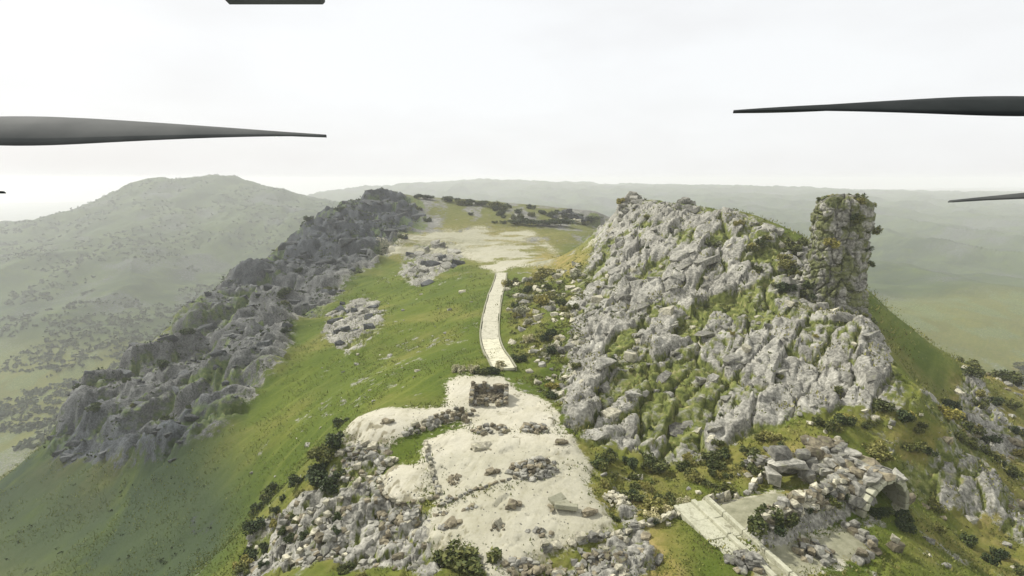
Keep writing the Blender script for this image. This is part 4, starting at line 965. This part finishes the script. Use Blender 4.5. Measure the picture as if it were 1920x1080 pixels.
ORD = ['first, leftmost', 'second from left', 'third from left', 'fourth from left', 'fifth from left', 'sixth, rightmost', 'rightmost dark tree of the bare skyline left of the knoll', 'second dark tree from the right on the bare skyline', 'middle dark tree on the bare skyline',
       'second dark tree from the left on the bare skyline', 'leftmost dark tree on the bare skyline next to the escarpment', 'dark tree close to the right end of the far rock knoll', 'dark tree standing apart right of the far rock knoll']
for i, p in enumerate(SPOT['tree_row']):
    a_ = i < 6
    tree(p[0], p[1], random.uniform(3.4, 4.8) if a_ else random.uniform(3.0, 4.5), ORD[i] + ' dark tree in the row left of the far dark knoll' if a_ else ORD[i], 'trees left of the dark knoll' if a_ else 'trees on the far skyline')

shrubs('crest', 35, ['dark', 'dark', 'green'], 'bush', 'on the far crest', 'bushes on the far crest', .004, .007)
# ---------------------------------------------------------------- uncountable cover
def tuft_cloud(name, pts, size, blades, mat, label, cat, tall=1.0):
    r = random.Random(5); v, f = [], []
    for (x, y, z, s) in pts:
        for _ in range(blades):
            a = r.uniform(0, 6.28); d = Vector((math.cos(a), math.sin(a), 0)); o = Vector((x + r.gauss(0, .35) * s, y + r.gauss(0, .35) * s, z - .03)); k = len(v)
            w = size * s * .35; hgt = size * s * r.uniform(.6, 1.3) * tall; lean = Vector((r.gauss(0, .4), r.gauss(0, .4), 0)) * hgt
            v += [o - d * w, o + d * w, o + lean + Vector((0, 0, hgt))]; f.append((k, k + 1, k + 2))
    me = pymesh(name, v, f); me.materials.append(mat)
    return tag(link(name, me), label, cat, kind='stuff')
def field(nn, ylo, yhi, reject, keep):
    out = []
    y = np.exp(rng.uniform(math.log(ylo), math.log(yhi), nn)); x = rng.uniform(-1, 1, nn) * (y * 1.12)
    bad = np.zeros(nn, bool)
    for k in reject: bad |= inside(x, y, np.array(REG[k]))
    x, y = x[~bad], y[~bad]; q = keep(x, y); x, y = x[q], y[q]; z = height(x, y)
    return [(a, b, c, 1.0 + .012 * b) for a, b, c in zip(x.tolist(), y.tolist(), z.tolist())]
G = field(44000, 36, 240, TERR + ['rock_hill', 'cliff', 'rock_near', 'plateau_pale'], lambda x, y: (fbm(x / 7, y / 7, 91, 3) > -.1))
tuft_cloud('grass', G, .14, 4, M['grass'], 'short green grass covering the ridge slopes', 'grass')
G2 = [q for q in field(9000, 36, 170, TERR, lambda x, y: (fbm(x / 5, y / 5, 93, 3) > .12) & (x > -5))]
tuft_cloud('dry_grass', G2, .22, 5, M['leaf_yellow'], 'yellow dry grass tufts between rocks on the right', 'grass')
gv, gf = [], []; gr = random.Random(21)
for k in TERR[:5]:
    p_ = np.array(REG[k]); lo, hi = p_.min(0), p_.max(0)
    for _ in range(450 if k in TERR[:2] else 220):
        x, y = gr.uniform(lo[0], hi[0]), gr.uniform(lo[1], hi[1]); 
        if not inside(np.array([x]), np.array([y]), p_)[0] or fbm(np.array([x / 2.5]), np.array([y / 2.5]), 99, 3)[0] < gr.uniform(-.3, .4): continue
        z = hz(x, y); r0 = gr.uniform(.05, .16); b_ = len(gv); a0 = gr.uniform(0, 6.28)
        gv += [(x + math.cos(a0 + q * 1.571) * r0 * gr.uniform(.7, 1.3), y + math.sin(a0 + q * 1.571) * r0 * gr.uniform(.7, 1.3), z - .02) for q in range(4)] + [(x, y, z + r0 * gr.uniform(.5, .9))]
        gf += [(b_ + q, b_ + (q + 1) % 4, b_ + 4) for q in range(4)]
gm = pymesh('gravel', gv, gf); gm.materials.append(M['rock']); tag(link('gravel', gm), 'loose gravel strewn over the pale terraces', 'gravel', kind='stuff')
G3 = [q for k in TERR[:5] for q in [(a[0] + random.gauss(0, .5), a[1] + random.gauss(0, .5), 0, 1.0) for i_ in range(len(REG[k])) for t_ in np.linspace(0, 1, 14) for a in [(REG[k][i_][0] * (1 - t_) + REG[k][(i_ + 1) % len(REG[k])][0] * t_, REG[k][i_][1] * (1 - t_) + REG[k][(i_ + 1) % len(REG[k])][1] * t_)]]]
G3 = [(x, y, hz(x, y), random.uniform(1.2, 2.4)) for x, y, _, s in G3 if random.random() < .45]
tuft_cloud('weeds', G3, .16, 5, M['grass'], 'weeds fringing the edges of the pale terraces', 'weeds')
def clump_cloud(name, pts, mat, label):
    r = random.Random(8); v, f = [], []
    for (x, y, z, s) in pts:
        for _ in range(9):
            p_ = Vector((x + r.gauss(0, .5) * s, y + r.gauss(0, .5) * s, z + abs(r.gauss(0, .35)) * s)); a = Vector((r.gauss(0, 1), r.gauss(0, 1), r.gauss(0, .7))).normalized(); b = a.cross(Vector((r.gauss(0, 1), r.gauss(0, 1), r.gauss(0, 1)))).normalized()
            w = s * r.uniform(.2, .45); k = len(v); v += [p_ - a * w, p_ - b * w * .7, p_ + a * w, p_ + b * w * .7]; f.append((k, k + 1, k + 2, k + 3))
    me = pymesh(name, v, f); me.materials.append(mat); return tag(link(name, me), label, 'scrub', kind='stuff')
def cover_pts(reg, nn, k0, k1):
    p_ = np.array(REG[reg]); lo, hi = p_.min(0), p_.max(0); y = np.exp(rng.uniform(math.log(lo[1]), math.log(hi[1]), nn)); x = rng.uniform(lo[0], hi[0], nn)
    q = inside(x, y, p_) & (fbm(x / 6, y / 6, 97, 3) > -.05); x, y = x[q], y[q]; z = height(x, y)
    return [(a, b, c, (k0 + k1 * random.random() ** 2) * (b + 15)) for a, b, c in zip(x.tolist(), y.tolist(), z.tolist())]
clump_cloud('scrub', cover_pts('rock_hill', 2600, .002, .004), M['leaf'], 'tiny olive scrub in the cracks of the rock hill')
clump_cloud('scrub', cover_pts('cliff', 5200, .0025, .0045), M['leaf_dark'], 'tiny dark scrub speckling the left escarpment')
clump_cloud('scrub', cover_pts('scrub_a', 1200, .003, .004) + cover_pts('scrub_c', 2600, .003, .004) + cover_pts('scrub_e', 900, .003, .004), M['leaf'], 'low olive scrub between the rocks and the terraces')
clump_cloud('scrub', cover_pts('dark_slope', 2500, .003, .005), M['leaf_dark'], 'dark green scrub covering the lower left slope')
clump_cloud('scrub', cover_pts('right_slope', 4200, .003, .005), M['leaf'], 'rough olive scrub covering the slope at the right edge')
clump_cloud('scrub', cover_pts('right_slope', 2000, .002, .003), M['leaf_yellow'], 'yellowish dry scrub on the slope at the right edge')
yv = np.exp(rng.uniform(math.log(420), math.log(1900), 11000)); xv = rng.uniform(-1.05, -.05, 11000) * yv; kq = (yv > 560) | (xv < -300); xv, yv = xv[kq], yv[kq]
kq = fbm(xv / 80, yv / 80, 95, 4) > -.05; xv, yv = xv[kq], yv[kq]; zv = height(xv, yv)
r_ = random.Random(3); v, f = [], []
for x, y, z in zip(xv.tolist(), yv.tolist(), zv.tolist()):
    s = r_.uniform(1.6, 3.6)
    for _ in range(9):
        d = Vector((r_.gauss(0, .6), r_.gauss(0, .6), abs(r_.gauss(.4, .4)))) * s + Vector((x, y, z)); a = Vector((r_.gauss(0, 1), r_.gauss(0, 1), r_.gauss(0, 1))).normalized(); b = a.orthogonal().normalized(); w = s * .5; k = len(v)
        v += [d - a * w, d - b * w, d + a * w, d + b * w]; f.append((k, k + 1, k + 2, k + 3))
fw = pymesh('far_wood', v, f); fw.materials.append(M['leaf_blue']); tag(link('far_wood', fw), 'open woodland speckling the hazy far mountainside', 'woodland', kind='stuff')

# ---------------------------------------------------------------- the drone that carries the camera
CR = cam_o.rotation_euler.to_matrix()
def camw(px, py, dep):
    return CAM + CR @ Vector(((px - 960) / 1000 * dep, (540 - py) / 1000 * dep, -dep))
drone = empty('quadcopter_drone', tuple(camw(960, 540, -.12))); tag(drone, 'quadcopter whose dark rotor blades reach in from both sides of the sky', 'drone')
def blade_mesh(name, L, c0, thick, twist, mat):
    v, f = [], []; ns, nc = 26, 10
    for i in range(ns + 1):
        t = i / ns; ch = c0 * (.45 + .55 * math.sin(min(1, t * 2.6) * math.pi / 2)) * (1 - t ** 2.2 * .86); tw = twist * (1 - .72 * t)
        for j in range(nc):
            a = j / nc * 2 * math.pi; yy_ = math.cos(a) * ch / 2; zz = math.sin(a) * thick / 2 * (1 - .6 * t) + .12 * ch * (1 - (yy_ / (ch / 2)) ** 2)
            v.append((t * L, yy_ * math.cos(tw) - zz * math.sin(tw), yy_ * math.sin(tw) + zz * math.cos(tw)))
    for i in range(ns):
        for j in range(nc): f.append((i * nc + j, i * nc + (j + 1) % nc, (i + 1) * nc + (j + 1) % nc, (i + 1) * nc + j))
    f += [tuple(range(nc))[::-1], tuple(range(ns * nc, ns * nc + nc))]
    me = pymesh(name, v, f, True); me.materials.append(mat); return me
def propeller(tip, root_dir_px, dep_tip, dep_hub, hub_px, mat, chord, twist, flip=1):
    """hub placed outside the frame; the first blade ends at the given tip"""
    h = camw(*hub_px, dep_hub); t = camw(*tip, dep_tip); d = t - h; Lb = d.length
    zax = CR @ Vector((0, 1, 0)); zax = (zax - d.normalized() * zax.dot(d.normalized())).normalized(); yax = zax.cross(d.normalized())
    rot = Matrix((d.normalized(), yax, zax)).transposed().to_4x4(); rot.translation = h - Vector(drone.location)
    pr = bpy.data.objects.new('propeller', cone_mesh('propeller', .009, .009, .012, M['metal'], 16)); C.objects.link(pr); pr.parent = drone; pr.matrix_local = rot
    bl = blade_mesh('blade', Lb, chord, .0022, twist * flip, mat)
    for q in (0, math.pi):
        b_ = bpy.data.objects.new('blade', bl); C.objects.link(b_); b_.parent = pr; b_.rotation_euler = (0, 0, q)
    mo_ = link('motor', cone_mesh('motor', .011, .011, .016, M['metal'], 20), None, drone); mo_.matrix_local = rot @ Matrix.Translation((0, 0, -.016))
    return h
h1 = propeller((612, 257), None, .20, .17, (-130, 243), M['blade_grey'], .029, .75)
h2 = propeller((1375, 211), None, .20, .17, (2050, 201), M['blade'], .026, .62, -1)
h3 = propeller((6, 362), None, .20, .19, (-520, 372), M['blade'], .02, .5)
h4 = propeller((1782, 379), None, .20, .19, (2420, 340), M['blade_grey'], .02, .5, -1)
body_c = camw(960, 560, -.12)
bdy = link('body', box_mesh('body', .07, .16, .035, M['blade'], .006), None, drone); bdy.location = body_c - Vector(drone.location)
for h in (h1, h2):
    a_ = body_c; dd = (h - CR @ Vector((0, .034, 0))) - a_; arm = link('arm', box_mesh('arm', dd.length, .016, .006, M['blade'], .001), None, drone)
    arm.rotation_mode = 'QUATERNION'; arm.rotation_quaternion = dd.to_track_quat('X', 'Z'); arm.location = (a_ + dd / 2) - Vector(drone.location)
lip = link('canopy_lip', box_mesh('canopy_lip', .034, .004, .012, M['blade_grey'], .0008), None, drone); lip.rotation_euler = cam_o.rotation_euler; lip.location = camw(505, -18, .18) - Vector(drone.location)
# ---------------------------------------------------------------- the air
zmin = float(Z.min()) - 1.0
XM, Y0, Y1, ZT = 11000.0, -150.0, 9300.0, max(38.0, float(Z.max()) + 4.0, 48.0)
hb = link('haze', box_mesh('haze', 2 * XM, Y1 - Y0, ZT - zmin, bpy.data.materials.new('haze'), 0)); hb.location = (0, (Y0 + Y1) / 2, (ZT + zmin) / 2)
hm = hb.data.materials[0]; hm.use_nodes = True; hm.node_tree.nodes.clear()
ho = hm.node_tree.nodes.new('ShaderNodeOutputMaterial'); hv = hm.node_tree.nodes.new('ShaderNodeVolumePrincipled')
hv.inputs['Color'].default_value = (0.99, 0.995, 1.0, 1); hv.inputs['Density'].default_value = 0.00025; hv.inputs['Anisotropy'].default_value = 0.1
hm.node_tree.links.new(hv.outputs['Volume'], ho.inputs['Volume'])
tag(hb, 'thin pale haze filling the valleys', 'haze', kind='stuff')
